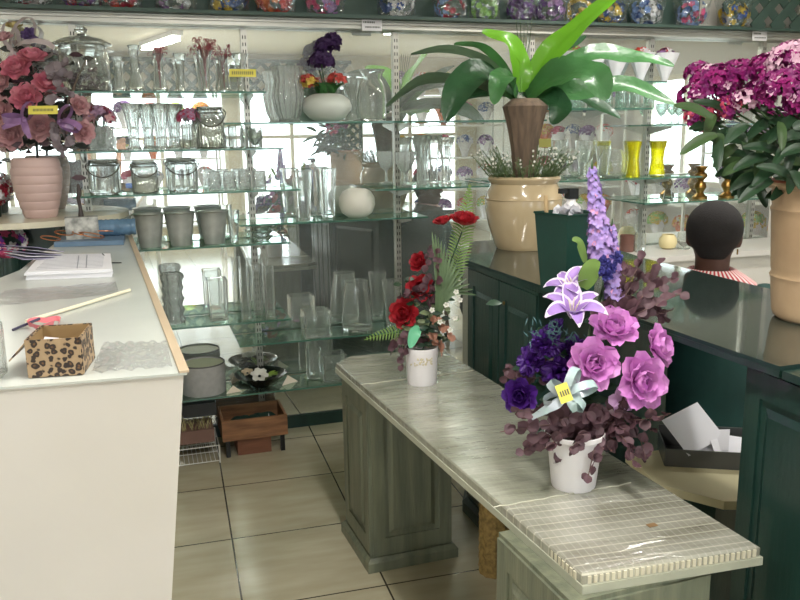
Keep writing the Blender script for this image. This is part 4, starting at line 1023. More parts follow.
def ribbon_leaf(b, pts, w, hint, mi=0, nv=5, fold=.25, tip=.12, wave=0.0, thick=0.0):
    P = [V(p) for p in pts]; S = []
    n = 14
    for i in range(n+1):                                     # Catmull-Rom through the points
        t = i/n*(len(P)-1); k = min(int(t), len(P)-2); f = t-k
        p0, p1, p2, p3 = P[max(k-1, 0)], P[k], P[k+1], P[min(k+2, len(P)-1)]
        S.append(.5*((2*p1)+(p2-p0)*f+(2*p0-5*p1+4*p2-p3)*f*f+(3*p1-p0-3*p2+p3)*f**3))
    vs = []
    ph = random.random()*6
    for i, p in enumerate(S):
        t = i/n; d = (S[min(i+1, n)]-S[max(i-1, 0)]).normalized(); side = d.cross(V(hint)).normalized(); up = side.cross(d)
        ww = w*(max(tip*.2, math.sin(PI*min(1, .10+.88*t))**.7))
        for j in range(nv):
            q = 2*j/(nv-1)-1
            vs.append(p+side*(ww*q/2)+up*(fold*ww*abs(q)*.5+wave*ww*math.sin(t*14+ph+(1.5 if q > 0 else 0))*abs(q)))
    fs = [(i*nv+j, i*nv+j+1, (i+1)*nv+j+1, (i+1)*nv+j) for i in range(n) for j in range(nv-1)]
    b.add(vs, fs, mi)
def sprig(b, pts, R, n, droop=0.0, mi=0, ms=1, sq=1.0, stemr=.0013, two=True):
    P = [V(p) for p in pts]; S = []
    for i in range(13):
        t = i/12*(len(P)-1); k = min(int(t), len(P)-2); S.append(P[k].lerp(P[k+1], t-k))
    b.tube(S, stemr, 5, ms)
    for i in range(n):
        t = (i+.6)/n; k = min(11, int(t*12)); p = S[k].lerp(S[k+1], t*12-k); d = (S[k+1]-S[k]).normalized()
        for s in ((0, 1) if two else (0,)):
            a = random.random()*6.28+s*PI; rr = R*(1.1-.45*t)*random.uniform(.8, 1.15)
            M = basis(d, a); o = M @ V((1, 0, .35)).normalized()
            N_ = basis((o+V((random.uniform(-.5, .5), random.uniform(-.5, .5), random.uniform(.1, .8)))).cross(d)+TOCAM*.9, random.random()*6)
            b.patch(p+o*.001-N_.col[0]*0, N_, rr*2, rr*2*sq, 1.2, 1.7, .12, .0, 4, 5, 'round', mi)
def leaf_at(b, base, tip_, w, mi=0, hint=None, sag=.02, fold=.25, wave=0):
    base, tip_ = V(base), V(tip_); mid = (base+tip_)/2+V((0, 0, sag))
    ribbon_leaf(b, [base, mid, tip_], w, hint or (TOCAM+V((0, 0, .6))), mi, fold=fold, wave=wave)
EUC = mat('mauve_eucalyptus', (94, 66, 74), .55, var=.35, scale=30, backlit=.1)
EUC2 = mat('brown_mauve_stem', (96, 70, 66), .6, var=.2)
DLEAF = mat('dark_leaf', (38, 66, 46), .4, var=.35, scale=14, backlit=.1)
GLEAF = mat('fresh_leaf', (120, 152, 78), .45, var=.25, backlit=.25)
TEALF = mat('teal_foliage', (58, 92, 98), .6, var=.35, scale=30)
VIO = mat('orchid_pink_petal', (220, 154, 214), .5, col2=(206, 128, 204), scale=40, backlit=.15)
VIOC = mat('magenta_petal', (170, 52, 160), .5, var=.2, backlit=.15)
DPUR = mat('deep_violet_petal', (74, 30, 124), .5, var=.4, scale=40, backlit=.12)
LIL = mat('lilac_petal', (172, 136, 208), .5, var=.3, scale=25, backlit=.15)
LILW = mat('lily_white_margin', (226, 214, 234), .5, var=.05, backlit=.15)
DELF = mat('delphinium_lilac', (146, 128, 192), .5, col2=(170, 138, 196), scale=50, backlit=.15)
MINT = mat('mint_satin', (150, 190, 178), .3, col2=(178, 186, 196), scale=8, coat=.3)
def D_(root_d):
    return lambda px, py, dd=0.0: dp(px, py, root_d+dd)
def pot_white(c, h, r0, r1, t, name='pot', m=None, rim=.004):
    b = MB(); vessel(b, [(r0*.97, 0), (r0, .004), (r0+(r1-r0)*.9, h*.9), (r1, h*.92), (r1+rim, h*.925), (r1+rim, h)], c, .003, 36, base=.006); b.build(name, m or WHITE, t)
    b = MB(); b.lathe([(.0005, h*.80), (r0+(r1-r0)*.75-.004, h*.80), (r0+(r1-r0)*.75-.004, h*.82), (.0005, h*.83)], c, 24); b.build('foam', mat('dark_foam', (50, 62, 46), .9, var=.2), t)
def bow(t, c, loops, tails, w, m, hint=None):
    b = MB()
    for d, L in loops:
        d = V(d).normalized(); s = d.cross(TOCAM).normalized(); pts = []
        for i in range(11):
            a = i/10*2*PI; pts.append(V(c)+d*(L/2*(1-math.cos(a)))+s*(L*.26*math.sin(a)))
        nrm = TOCAM
        vs = []
        for p in pts: vs += [p-nrm*w/2, p+nrm*w/2]
        tilt = Matrix.Rotation(.9, 3, d); vs = [V(c)+tilt @ (p-V(c)) for p in vs]
        b.add(vs, [(2*i, 2*i+1, 2*i+3, 2*i+2) for i in range(10)])
    for e in tails: ribbon_leaf(b, [V(c), (V(c)+V(e))/2+TOCAM*.012, V(e)], w, TOCAM, 0, tip=3, fold=.0, wave=.05)
    b.ball(V(c), w*.45, 8)
    b.build('ribbon_bow', m, t)
def tagcard(t, c, w, h, rz, name='price_tag'):
    M = basis(TOCAM, 0) @ rotz(rz)
    b = MB(); b.box(c, (w, h, .001), 0, M=M); b2 = b.build(name, YTAG, t, smooth=False)
    b = MB(); x = -w*.33
    while x < w*.33:
        b.box(V(c)+M @ V((x, 0, .001)), (.0025, h*.3, .0006), 0, M=M); x += .0055
    b.build('handwriting', INK, b2, smooth=False)

# --- purple arrangement on the bench
def purple_arr():
    c = V((.868, 1.592, .6802)); t = thing('purple_flower_arrangement', 'tall purple arrangement of lilies and roses in a plain white pot on the bench', 'flower arrangement', c)
    d0 = fw.dot(c-CP); D = D_(d0)
    pot_white(c, .135, .052, .066, t)
    random.seed(21)
    for (x, y, R, n, dd) in ((612, 331, .057, (0, -.3, .9), -.05), (591, 365, .060, (-.1, -.9, .5), -.09), (637, 381, .066, (.25, -.9, .25), -.08), (653, 347, .052, (.8, -.5, .3), -.03)):
        b = MB(); rose(b, D(x, y, dd+.02), V(n)+TOCAM*.5, R, 0, 1 if 0 else 0, 1.0); b.ball(D(x, y, dd+.01), R*.18, 8, 1)
        b.build('pink_rose', [VIO, VIOC], t)
    b = MB()
    for k in range(5): b.patch(D(622, 398, -.05), basis(TOCAM+V((0, 0, -.3))) @ rotz(k*1.25), .034, .036, 1.1, 1.6, .2, .05, 4, 5)
    b.build('small_petals', mat('pale_orchid_petal', (202, 160, 204), .5, var=.15, backlit=.15), t)
    for (x, y, R, kind, dd) in ((521, 396, .042, 'r', -.04), (545, 345, .040, 'c', -.02), (562, 372, .050, 'c', -.02), (532, 362, .04, 'c', .0), (556, 330, .03, 'c', .03), (574, 350, .036, 'c', -.0)):
        b = MB(); (rose if kind == 'r' else carnation)(b, D(x, y, dd+.02), TOCAM+V((-.5, -.1, .2)), R); b.build('violet_flower', DPUR, t)
    for (x, y, L, n, dd) in ((572, 318, .088, V((-.1, -.2, 1)), -.06), (572, 292, .066, V((-.45, .1, .85)), .0)):
        b = MB(); lily(b, D(x, y, dd), V(n)+TOCAM*.35, L, 0, 1, 2); b.build('lily', [LIL, LILW, mat('pale_stamen', (226, 220, 190), .6)], t)
    # spikes
    for (x0, y0, x1, y1, wd) in ((603, 268, 592, 168, .04), (614, 300, 612, 226, .028)):
        a, e = D(x0, y0, .02), D(x1, y1, .03); b = MB(); n = int((e-a).length/.0024)
        for k in range(n):
            f = k/n; p = a.lerp(e, f); ang = k*2.4; r = wd*(1-.75*f**1.6)*.75; M = basis((e-a).normalized(), ang); o = M @ V((1, 0, .25))
            q = p+o*r*random.uniform(.6, .95); s_ = .0165*(1-.5*f)*random.uniform(.8, 1.2); N2 = basis(o, random.random()*6)
            for j in range(5): b.patch(q, N2 @ rotz(j*1.257), s_, s_, .9, 1.5, .1, .05, 2, 3, mi=0 if random.random() < .94 else 1)
        for k in range(5): b.ball(e+V((0, 0, .004*k)), .004-.0005*k, 6, 2)
        b.tube([D(x0, y0+60, .02), a, e], .002, 5, 2); b.build('delphinium_spike', [DELF, mat('delphinium_pink', (206, 142, 176), .5, var=.1, backlit=.15), STEM], t)
    b = MB()
    for (x, y) in ((604, 262), (612, 268), (606, 275), (598, 270), (616, 258)): carnation(b, D(x, y, -.01), TOCAM, .017)
    b.build('blue_blossoms', mat('blue_petal', (76, 74, 150), .5, var=.3), t)
    b = MB(); leaf_at(b, D(583, 288, -.03), D(600, 262, -.07), .045, 0, sag=.012); b.build('broad_leaf', GLEAF, t); b = MB(); leaf_at(b, D(585, 262, .02), D(572, 240, -.01), .022, 0); b.build('broad_leaf', GLEAF, t); b = MB(); leaf_at(b, D(575, 380, -.02), D(622, 345, -.02), .04, 1); b.build('broad_leaf', [GLEAF, DLEAF], t)
    # foliage
    random.seed(5)
    sp = [((590, 425), (545, 425), (500, 432)), ((585, 420), (545, 415), (515, 410)), ((580, 425), (540, 440), (522, 452)), ((590, 425), (570, 440), (560, 462)), ((600, 420), (595, 445), (588, 478)),
          ((600, 418), (640, 420), (668, 415)), ((600, 425), (640, 438), (646, 458)), ((605, 420), (625, 440), (633, 462)), ((600, 410), (560, 425), (535, 450)), ((600, 410), (620, 408), (655, 432)), ((590, 420), (572, 430), (545, 448)),
          ((600, 430), (602, 440), (612, 452)), ((585, 430), (580, 438), (570, 450)), ((600, 415), (585, 412), (560, 420)), ((600, 415), (612, 425), (625, 430))]
    for s in sp:
        b = MB(); z = random.uniform(-.10, -.03); sprig(b, [D(s[0][0], s[0][1], -.03), D(s[1][0], s[1][1], z), D(s[2][0], s[2][1], z-.02)], .0165, 8); b.build('eucalyptus_sprig', [EUC, EUC2], t)
    sp = [((600, 330), (620, 300), (628, 262)), ((605, 330), (640, 300), (655, 270)), ((605, 330), (640, 305), (668, 295)), ((600, 320), (625, 290), (645, 255)), ((600, 330), (635, 320), (672, 310)), ((610, 320), (650, 290), (680, 275)), ((560, 370), (535, 365), (508, 370)), ((560, 372), (530, 380), (505, 378)),
          ((600, 320), (630, 285), (662, 262)), ((604, 325), (628, 295), (640, 268)), ((604, 325), (640, 312), (684, 292)), ((604, 325), (622, 300), (634, 282)), ((606, 322), (652, 306), (664, 318)), ((600, 320), (615, 290), (622, 275)), ((605, 320), (640, 310), (650, 300))]
    for s in sp:
        b = MB(); z = random.uniform(-.02, .06); sprig(b, [D(s[0][0], s[0][1], .0), D(s[1][0], s[1][1], z), D(s[2][0], s[2][1], z)], .016, 8); b.build('eucalyptus_sprig', [EUC, EUC2], t)
    random.seed(15); b = MB()
    for k in range(80):
        p = D(585+random.gauss(0, 24), 370+random.gauss(0, 34), .02+random.random()*.05); b.patch(p, basis(TOCAM+V((random.uniform(-1, 1), random.uniform(-1, 1), random.uniform(-.5, 1)))), .045, .02, 1.2, 1.7, .1, .02, 3, 3, 'leaf', random.choice((0, 0, 1)))
    for k in range(60):
        p = D(550+random.gauss(0, 12), 333+random.gauss(0, 7), -.02); b.patch(p, basis(TOCAM, random.random()*6), .018, .004, 1.0, 1.6, 0, 0, 2, 2, 'blade', 1)
    b.tube([c+V((0, 0, .10)), D(590, 330, .04), D(604, 285, .03)], .004, 6, 2)
    b.build('filler_foliage', [DLEAF, TEALF, STEM], t)
    cb = D(567, 395, -.115)
    R_, U_ = rt, -dn
    bow(t, cb, [((-R_*.7+U_*.5), .05), ((R_*.35+U_*1), .065), ((R_*1+U_*.35), .07), ((-R_*1-U_*.3), .055), ((R_*.6-U_*.5), .05)], [D(531, 418, -.10), D(545, 412, -.13), D(575, 412, -.12)], .02, MINT)
    tagcard(t, D(564, 393, -.145), .028, .042, .35)
purple_arr()

# --- red rose arrangement
REDR = mat('red_rose_petal', (176, 40, 48), .5, col2=(138, 24, 38), scale=30, backlit=.12)
def red_arr():
    c = V((.765, 2.462, .6802)); t = thing('red_rose_arrangement', 'red rose arrangement in a small white pot on the far end of the bench', 'flower arrangement', c)
    d0 = fw.dot(c-CP); D = D_(d0)
    pot_white(c, .125, .05, .055, t, rim=.0)
    b = MB(); random.seed(2)
    for k in range(34):
        a = -1.9+random.uniform(-.75, .75); z = .085+random.uniform(-.012, .012); r = .0535; b.ball(c+V((r*math.cos(a), r*math.sin(a), z)), .0032, 6)
    b.build('raised_dots', mat('pale_gold', (206, 196, 168), .5, var=.1), t)
    random.seed(31)
    for (x, y, R, n, op) in ((464, 222, .052, (.1, 0, 1), .85), (443, 223, .036, (-.2, .3, 1), .85), (419, 262, .036, (-.7, -.3, .4), .9), (420, 288, .048, (-.2, -.6, .5), 1), (404, 313, .052, (-.7, -.7, .3), 1)):
        b = MB(); rose(b, D(x, y, -.02)-V(n).normalized()*R*.2, V(n)+TOCAM*.35, R, op=op); b.build('red_rose', REDR, t)
    # fern frond
    def frond(pts, L, name, m, n=34, lw=.0065):
        b = MB(); P = [V(p) for p in pts]; S = [P[0].lerp(P[1], i/12) if len(P) == 2 else (P[0]*(1-i/12)**2+P[1]*2*(i/12)*(1-i/12)+P[2]*(i/12)**2) for i in range(13)]
        b.tube(S, .0014, 5)
        for i in range(n):
            f = i/n; k = min(11, int(f*12)); p = S[k].lerp(S[k+1], f*12-k); d = (S[k+1]-S[k]).normalized(); s_ = d.cross(TOCAM).normalized(); l = L*math.sin(PI*(.18+.8*f))
            for sg in (-1, 1): leaf_at(b, p, p+(s_*sg+d*.45).normalized()*l, lw, 0, hint=TOCAM, sag=.003)
        b.build(name, m, t)
    frond([D(452, 290, .02), D(462, 240, .03), D(470, 184, .02)], .045, 'fern_frond', GLEAF)
    frond([D(412, 328, 0), D(392, 332, -.03), D(364, 340, -.03)], .024, 'fern_frond', GLEAF, 16, .005)
    b = MB()
    for k in range(15):
        f = k/14; tip = D(432+44*f, 232+62*f**1.6+6*math.sin(f*3), -.04+.03*(k % 3)); ribbon_leaf(b, [D(436, 322, -.02), D(437+14*f, 285+10*f, -.04), tip], .013, TOCAM, 0, fold=.4)
    b.build('palm_fan', mat('grey_green_palm', (108, 132, 96), .5, var=.3, backlit=.15), t)
    for s, m_ in ((((425, 335), (405, 345), (401, 368)), 0), (((425, 335), (396, 338), (392, 352)), 0), (((425, 335), (440, 345), (440, 352)), 1), (((430, 320), (445, 330), (450, 338)), 1), (((430, 310), (438, 275), (436, 250)), 0), (((430, 310), (425, 270), (432, 245)), 0), (((430, 300), (412, 290), (400, 297)), 0)):
        b = MB(); sprig(b, [D(*q, -.05 if i else -.02) for i, q in enumerate(s)], .015, 6); b.build('eucalyptus_sprig', [[EUC, mat('tan_leaf', (158, 112, 92), .6, var=.2)][m_], EUC2], t)
    random.seed(3); b = MB()
    for k in range(95):
        p = D(428+random.gauss(0, 13), 318+random.gauss(0, 15), random.uniform(-.04, .04)); b.patch(p, basis(TOCAM+V((random.uniform(-1, 1), random.uniform(-1, 1), random.uniform(-.5, 1)))), .035, .016, 1.2, 1.7, .1, .02, 3, 3, 'leaf', random.choice((0, 0, 1)))
    b.tube([c+V((0, 0, .10)), D(440, 290, .02), D(462, 232, .01)], .0025, 6, 0)
    b.build('filler_foliage', [DLEAF, mat('sage_leaf', (128, 142, 106), .55, var=.3)], t)
    for (x, y) in ((432, 310), (446, 305), (455, 318), (450, 330), (460, 300), (440, 322), (456, 292)): b = MB(); simple_flower(b, D(x, y, -.06), TOCAM, .011, 5, 0, cen=1); b.build('small_white_flower', [WPET, GLEAF], t)
    b = MB(); leaf_at(b, D(420, 330, -.07), D(410, 348, -.08), .04, 0, hint=TOCAM); b.build('mint_ribbon', mat('mint_green_satin', (108, 186, 146), .35, var=.1), t)
red_arr()

# --- bird's nest plant in the cream urn
def urn_plant():
    c = V((1.385, 3.03, ZG)); t = thing('leafy_plant_in_urn', 'large broad-leaved plant in a glossy cream urn on the glass top', 'potted plant', c)
    d0 = fw.dot(c-CP); D = D_(d0)
    b = MB(); vessel(b, [(.108, 0), (.112, .006), (.118, .02), (.142, .09), (.157, .16), (.158, .2), (.150, .235), (.138, .255), (.135, .265), (.144, .275), (.150, .285), (.146, .292)], c, .008, 48, base=.012)
    b.tube([c+V((.1585*math.cos(a), .1585*math.sin(a), .205)) for a in [i*2*PI/40 for i in range(40)]], .003, 6, closed=True)
    b.build('urn', mat('cream_glaze', (184, 166, 134), .18, col2=(174, 155, 122), scale=5, coat=.6), t)
    b = MB(); b.lathe([(.0005, .25), (.132, .25), (.132, .258), (.0005, .262)], c, 24); b.build('soil', mat('soil', (56, 48, 40), .9, var=.3), t)
    b = MB(); b.lathe([(.04, .26), (.046, .34), (.055, .42), (.07, .50), (.088, .57), (.05, .60), (.0005, .60)], c, 20, 9, .05)
    b.build('trunk', mat('brown_trunk', (116, 98, 82), .8, col2=(92, 78, 66), scale=8, aniso=(6, 6, .5), bump=.3), t)
    DK, MD, BR, LT = mat('dark_glossy_leaf', (44, 84, 52), .36, var=.35, scale=8, coat=.15, bump=.6, bscale=22, backlit=.12), mat('mid_glossy_leaf', (70, 122, 70), .36, var=.3, scale=8, coat=.2, bump=.6, bscale=22, backlit=.2), mat('bright_leaf', (126, 196, 52), .3, var=.15, scale=5, coat=.3, backlit=.35), mat('greyed_leaf', (84, 108, 84), .3, var=.2, coat=.4, backlit=.15)
    B = (521, 104)
    leaves = [([(521, 92, 0), (520, 62, -.03), (505, 40, -.08), (482, 32, -.12)], .085, BR), ([(526, 92, 0), (545, 60, -.05), (577, 28, -.12), (625, -12, -.2)], .095, BR),
              ([(515, 95, 0), (490, 66, .04), (455, 50, .08), (411, 54, .1)], .06, LT), ([(517, 95, 0), (500, 62, -.05), (476, 46, -.08), (454, 44, -.1)], .05, MD),
              ([(514, 98, -.02), (486, 76, -.10), (462, 84, -.18), (446, 121, -.2)], .13, DK), ([(514, 97, 0), (470, 82, .08), (425, 80, .15), (386, 106, .2)], .07, LT),
              ([(517, 98, -.03), (506, 76, -.14), (499, 82, -.2), (494, 104, -.22)], .085, MD), ([(527, 97, -.02), (560, 74, -.12), (592, 76, -.2), (606, 100, -.22)], .14, MD),
              ([(528, 95, 0), (580, 58, .0), (630, 56, .05), (674, 66, .05)], .085, MD), ([(528, 98, 0), (570, 92, -.05), (625, 86, -.05), (676, 104, -.02)], .095, MD), ([(528, 100, -.02), (548, 98, -.1), (560, 108, -.14), (552, 124, -.15)], .1, DK),
              ([(525, 94, .02), (545, 62, .08), (572, 44, .12), (586, 36, .14)], .055, DK), ([(516, 98, .03), (490, 92, .12), (460, 100, .2), (440, 112, .24)], .07, DK), ([(526, 98, .04), (550, 90, .15), (590, 100, .25), (620, 118, .28)], .09, DK), ([(523, 96, .0), (530, 72, .06), (560, 62, .12), (600, 66, .16)], .08, DK), ([(656, 86, .0), (660, 74, -.01), (668, 64, -.02), (674, 56, -.02)], .075, LT)]
    random.seed(77)
    for k, (pts, w, m_) in enumerate(leaves[:-1]):
        b = MB(); P = [D(*p) for p in pts]; ribbon_leaf(b, P, w*(.95 if k in (2, 3, 5, 11, 12) else 1.12), V((0, 0, .7))+TOCAM*1.0, 0, nv=7, fold=.22, wave=.10)
        b.tube([p-V((0, 0, .002)) for p in P], .0025, 5); b.build('leaf', m_, t, ang=80)
    b = MB(); random.seed(2)
    for k in range(5): b.tube([D(521, 80), D(518+k*3, 40, .02), D(516+k*4, 18, .02)], .0015, 5)
    b.build('shoots', STEM, t)
    random.seed(6); b = MB()
    for k in range(150):
        a = random.random()*6.28; r = random.uniform(.05, .125); p = c+V((r*math.cos(a), r*math.sin(a), .262)); o = V((math.cos(a)*random.uniform(.2, 1.2), math.sin(a)*random.uniform(.2, 1.2), 1)).normalized(); L = random.uniform(.09, .17)
        q = p+o*L; b.tube([p, q], .0012, 4)
        for j in range(9):
            f = .25+.75*j/9; M = basis(o, j*2.4); b.patch(p+o*L*f, M, .018, .004, .8, .9, 0, 0, 2, 2, 'blade', 0)
        if k % 3 == 0: b.ball(q, .005, 6, 1); b.ball(p+o*L*.85, .004, 6, 1)
    b.build('underplanting', [mat('heather_green', (86, 108, 66), .6, var=.3), WPET], t)
    tagp = D(545, 143, -.14)
    b = MB(); M = basis(TOCAM+V((0, 0, .0))); b.box(tagp, (.048, .034, .0015), 0, M=M); g_ = b.build('olive_tag', mat('olive_tag', (142, 140, 66), .6, var=.1), t, smooth=False)
    b = MB(); b.tube([tagp+V((0, 0, -.015))+fw*.003, tagp+V((0, 0, -.12))+fw*.05], .0012, 5); b.build('tag_wire', STEM, g_)
urn_plant()

# --- terracotta pot with magenta flowers at the right edge
MAG = mat('magenta_blossom', (148, 30, 108), .5, col2=(102, 18, 86), scale=35, backlit=.15)
def magenta_pot():
    c = V((1.545, 1.60, ZG)); t = thing('magenta_flowers_in_pot', 'sandy terracotta pot of magenta flowers at the right edge', 'potted plant', c)
    d0 = fw.dot(c-CP); D = D_(d0)
    prof = [(.098, 0), (.108, .008), (.112, .02), (.113, .03)]
    for k in range(1, 31):
        z = .03+k*.0098; r = .113+.02*(k/30)**.8
        if k in (8, 25): r += .003
        if k in (9, 26): r -= .002
        prof.append((r, z))
    prof += [(.140, .326), (.143, .334), (.140, .342)]
    b = MB(); vessel(b, prof, c, .008, 48, base=.012); b.build('pot', mat('sandy_terracotta', (170, 145, 114), .55, col2=(152, 127, 98), scale=7, bump=.1), t)
    b = MB(); b.tube([c+V((.137*math.cos(a), .137*math.sin(a), .343)) for a in [i*2*PI/40 for i in range(40)]], .0045, 6, closed=True); b.build('rim', mat('rust_rim', (140, 78, 58), .6, var=.1), t)
    b = MB(); b.lathe([(.0005, .30), (.128, .30), (.128, .31), (.0005, .312)], c, 24); b.build('soil', mat('soil', ()), t)
    random.seed(14)
    heads = [(716, 84, .062, 0, .10), (738, 78, .055, 0, .08), (697, 98, .045, 0, .1), (745, 100, .03, 1, 0), (786, 92, .07, 0, -.05), (770, 70, .05, 0, .02), (795, 62, .06, 1, -.05), (702, 118, .04, 2, .1), (728, 108, .035, 2, .05), (812, 100, .06, 0, -.1), (760, 92, .035, 0, 0), (700, 74, .035, 0, .12), (820, 70, .06, 0, .0)]
    for (x, y, R, kind, dd) in heads:
        b = MB(); p = D(x, y, dd)
        n = int(110*(R/.05)**2)
        for k in range(n):
            o = V((random.gauss(0, 1), random.gauss(0, 1), random.gauss(0, .8)+.4)).normalized(); q = p+V((o.x*R, o.y*R, o.z*R*.75)); M = basis(o+V((random.uniform(-.3, .3),)*3), random.random()*6)
            mi = 1 if (kind == 1 and random.random() < .55) or (random.random() < .04) else (2 if kind == 2 and random.random() < .5 else 0)
            for j in range(4): b.patch(q, M @ rotz(j*PI/2), .013, .012, .6, 1.4, .1, .06, 2, 3, mi=mi)
        b.tube([p, p.lerp(c+V((0, 0, .33)), .5)+V((0, 0, .02)), c+V((random.uniform(-.06, .06), random.uniform(-.06, .06), .315))], .003, 6, 3)
        b.build('flower_head', [MAG, mat('pale_pink_blossom', (220, 180, 200), .5, var=.1, backlit=.2), mat('coral_pink_blossom', (206, 86, 110), .5, var=.2, backlit=.2), STEM], t)
    lv = []
    for k in range(84):
        x, y = random.uniform(712, 815), random.uniform(108, 188)
        if x < 745 and y > 165: continue
        a = random.uniform(-.4, 3.6); L = random.uniform(24, 44); dd = random.uniform(-.12, .12); lv.append((x, y, x+L*math.cos(a)*.9-8, y+L*math.sin(a)*.8, dd))
    lv += [(772, 180, 738, 203, -.12), (780, 165, 752, 186, -.1), (790, 170, 800, 190, -.13), (760, 150, 755, 178, -.05)]
    b = MB()
    for (x, y, x2, y2, dd) in lv: leaf_at(b, D(x, y, dd), D(x2, y2, dd-random.uniform(0, .06)), .027, random.choice((0, 0, 1)), sag=.008, hint=TOCAM+V((random.uniform(-.4, .4), 0, .4)))
    b.build('leaves', [mat('deep_leaf', (34, 60, 38), .4, var=.3, scale=14, backlit=.1), mat('olive_leaf', (62, 86, 50), .4, var=.3, backlit=.15)], t)
magenta_pot()

# --- pink rose arrangement on the half-round table
def pink_arr():
    c = W(-.555, .215, 1.1705); t = thing('pink_rose_arrangement', 'big pink rose arrangement in a ribbed pale pink vase on the half-round table', 'flower arrangement', c)
    d0 = fw.dot(c-CP)-.05; D = D_(d0)
    prof = [(.07, 0)]
    for k in range(1, 57):
        z = .25*k/56; f = k/56; r = .07+.043*math.sin(min(1, f*1.25)*PI/2) - (.012*max(0, f-.8)/.2); ph = (f*7) % 1; r += .0035*(math.sin(ph*PI))**.5-.002
        prof.append((r*.9, z))
    prof[0] = (.062, 0); b = MB(); vessel(b, prof, c, .006, 40, base=.01); b.build('ribbed_vase', mat('pale_pink_ceramic', (202, 174, 168), .5, var=.05), t)
    PK = mat('salmon_pink_petal', (228, 152, 166), .5, col2=(216, 120, 146), scale=20, backlit=.2); PL = mat('dusty_pink_petal', (214, 168, 172), .5, var=.12, scale=20, backlit=.2)
    random.seed(41)
    for (x, y, R, m_, n) in ((33, 57, .058, PK, (.2, 0, 1)), (17, 68, .062, PK, (0, -.4, .6)), (48, 84, .06, PK, (.4, -.3, .7)), (27, 97, .064, PK, (0, -.6, .5)), (41, 127, .062, PL, (0, -1, .2)), (11, 135, .064, PL, (-.2, -1, 0)), (0, 110, .06, PL, (-.4, -.8, .2)), (2, 82, .045, PL, (-.6, -.5, .3)), (80, 106, .045, PL, (.9, -.3, .2)), (84, 132, .05, PL, (.9, -.5, -.1)), (-12, 140, .06, PL, (-.5, -.6, 0)), (-14, 90, .06, PK, (-.5, -.6, .4)), (4, 38, .04, PL, (-.1, 0, 1))):
        b = MB(); rose(b, D(x, y, -.08)-V(n).normalized()*R*.2, V(n)+TOCAM*.6, R); b.build('rose', m_, t)
    b = MB(); rose(b, D(14, 28, -.02), V((0, -.3, 1)), .035); b.build('cream_flower', mat('cream_petal', (230, 214, 150), .5, var=.1, backlit=.2), t)
    b = MB(); carnation(b, D(30, 36, -.04), TOCAM, .035); b.build('purple_flower', mat('greyed_purple', (112, 90, 140), .5, var=.3), t)
    SAT = mat('lilac_satin', (150, 112, 160), .3, var=.2, coat=.3)
    bow(t, D(24, 120, -.15), [((-rt-dn*.1), .09), ((rt*.4-dn), .08)], [D(2, 128, -.15), D(30, 138, -.15)], .03, SAT)
    bow(t, D(60, 122, -.14), [(rt*.9+dn*.3, .09), (rt*.5-dn*.8, .08)], [D(74, 128, -.14)], .03, SAT)
    bow(t, D(14, 52, -.04), [(-dn+rt*.5, .16), (-dn-rt*.2, .13), (rt*1-dn*.1, .17)], [D(6, 74, -.06)], .035, mat('white_satin', (214, 200, 202), .35, var=.05))
    random.seed(9); b = MB()
    for k in range(170):
        p = D(30+random.gauss(0, 26), 108+random.gauss(0, 30), random.uniform(-.06, .03)); b.patch(p, basis(TOCAM+V((random.uniform(-1, 1), random.uniform(-1, 1), random.uniform(-.5, 1)))), .06, .028, 1.1, 1.7, .1, .02, 3, 3, 'leaf', random.choice((0, 0, 0, 1)))
    b.tube([c+V((0, 0, .05)), D(35, 110, .0), D(30, 60)], .006, 6, 0)
    b.build('filler_foliage', [mat('blackish_leaf', (40, 46, 40), .5, var=.3), mat('plum_leaf', (78, 58, 66), .5, var=.3)], t)
    for s in (((55, 120), (64, 135), (72, 148)), ((55, 125), (60, 142), (64, 152)), ((50, 75), (60, 68), (68, 62)), ((45, 95), (62, 92), (72, 98)), ((48, 80), (62, 78), (70, 76))):
        b = MB(); sprig(b, [D(*q, -.1) for q in s], .02, 6); b.build('grey_sprig', [mat('grey_lilac_leaf', (136, 124, 130), .6, var=.25), EUC2], t)
    b = MB()
    for (x, y) in ((72, 92), (78, 78), (68, 104)): b.tube([D(66, 130, 0), D(x-4, y+8, -.02), D(x+8, y-18, 0)], .004, 6)
    b.build('bare_stems', mat('grey_brown_twig', (120, 104, 92), .6, var=.2), t)
    tagcard(t, D(43, 110, -.2), .118, .034, 0)
pink_arr()
# dark bin with wrapped stuff, spray bottle on the glass top
c = at(567, 291, ZG); t = thing('dark_green_bin', 'dark green flared bin standing on the glass top behind the purple arrangement', 'bin', c)
b = MB(); square_vessel(b, c+V((0, 0, .0)), .11, .11, .235, .004, rz=.25, taper=1.3); b.build('body', mat('bin_green', (22, 62, 54), .3, var=.2, coat=.3), t, smooth=False)
b = MB(); vs = []
for i, (a, s) in enumerate([((-1, -1), 1), ((1, -1), 1), ((1, 1), 1), ((-1, 1), 1)]): pass
Rm = rotz(.25); q = [c+Rm @ V((x*.0715, y*.0715, .235)) for x, y in ((-1, -1), (1, -1), (1, 1), (-1, 1))]
b.tube(q, .004, 6, closed=True); b.build('rim', mat('bin_green', ()), t)
random.seed(3); b = MB()
for k in range(14): b.patch(c+V((-.035+random.uniform(-.02, .02), -.035+random.uniform(-.02, .02), .215)), basis(V((random.uniform(-1, 1), random.uniform(-1, 1), 1.4))), .05, .04, .3, 1.0, .3, .2, 4, 4, mi=0)
tag(b.build('crumpled_wrapper', mat('foggy_plastic', (196, 196, 204), .3, var=.1, trans=.3), None, loc=c+V((-.05, -.05, .2))), 'crumpled clear wrapper sticking out of the dark green bin', 'wrapper')
cb = c+V((.012, .012, .005)); t = thing('spray_bottle', 'white bottle with a red collar standing in the dark green bin', 'bottle', cb)
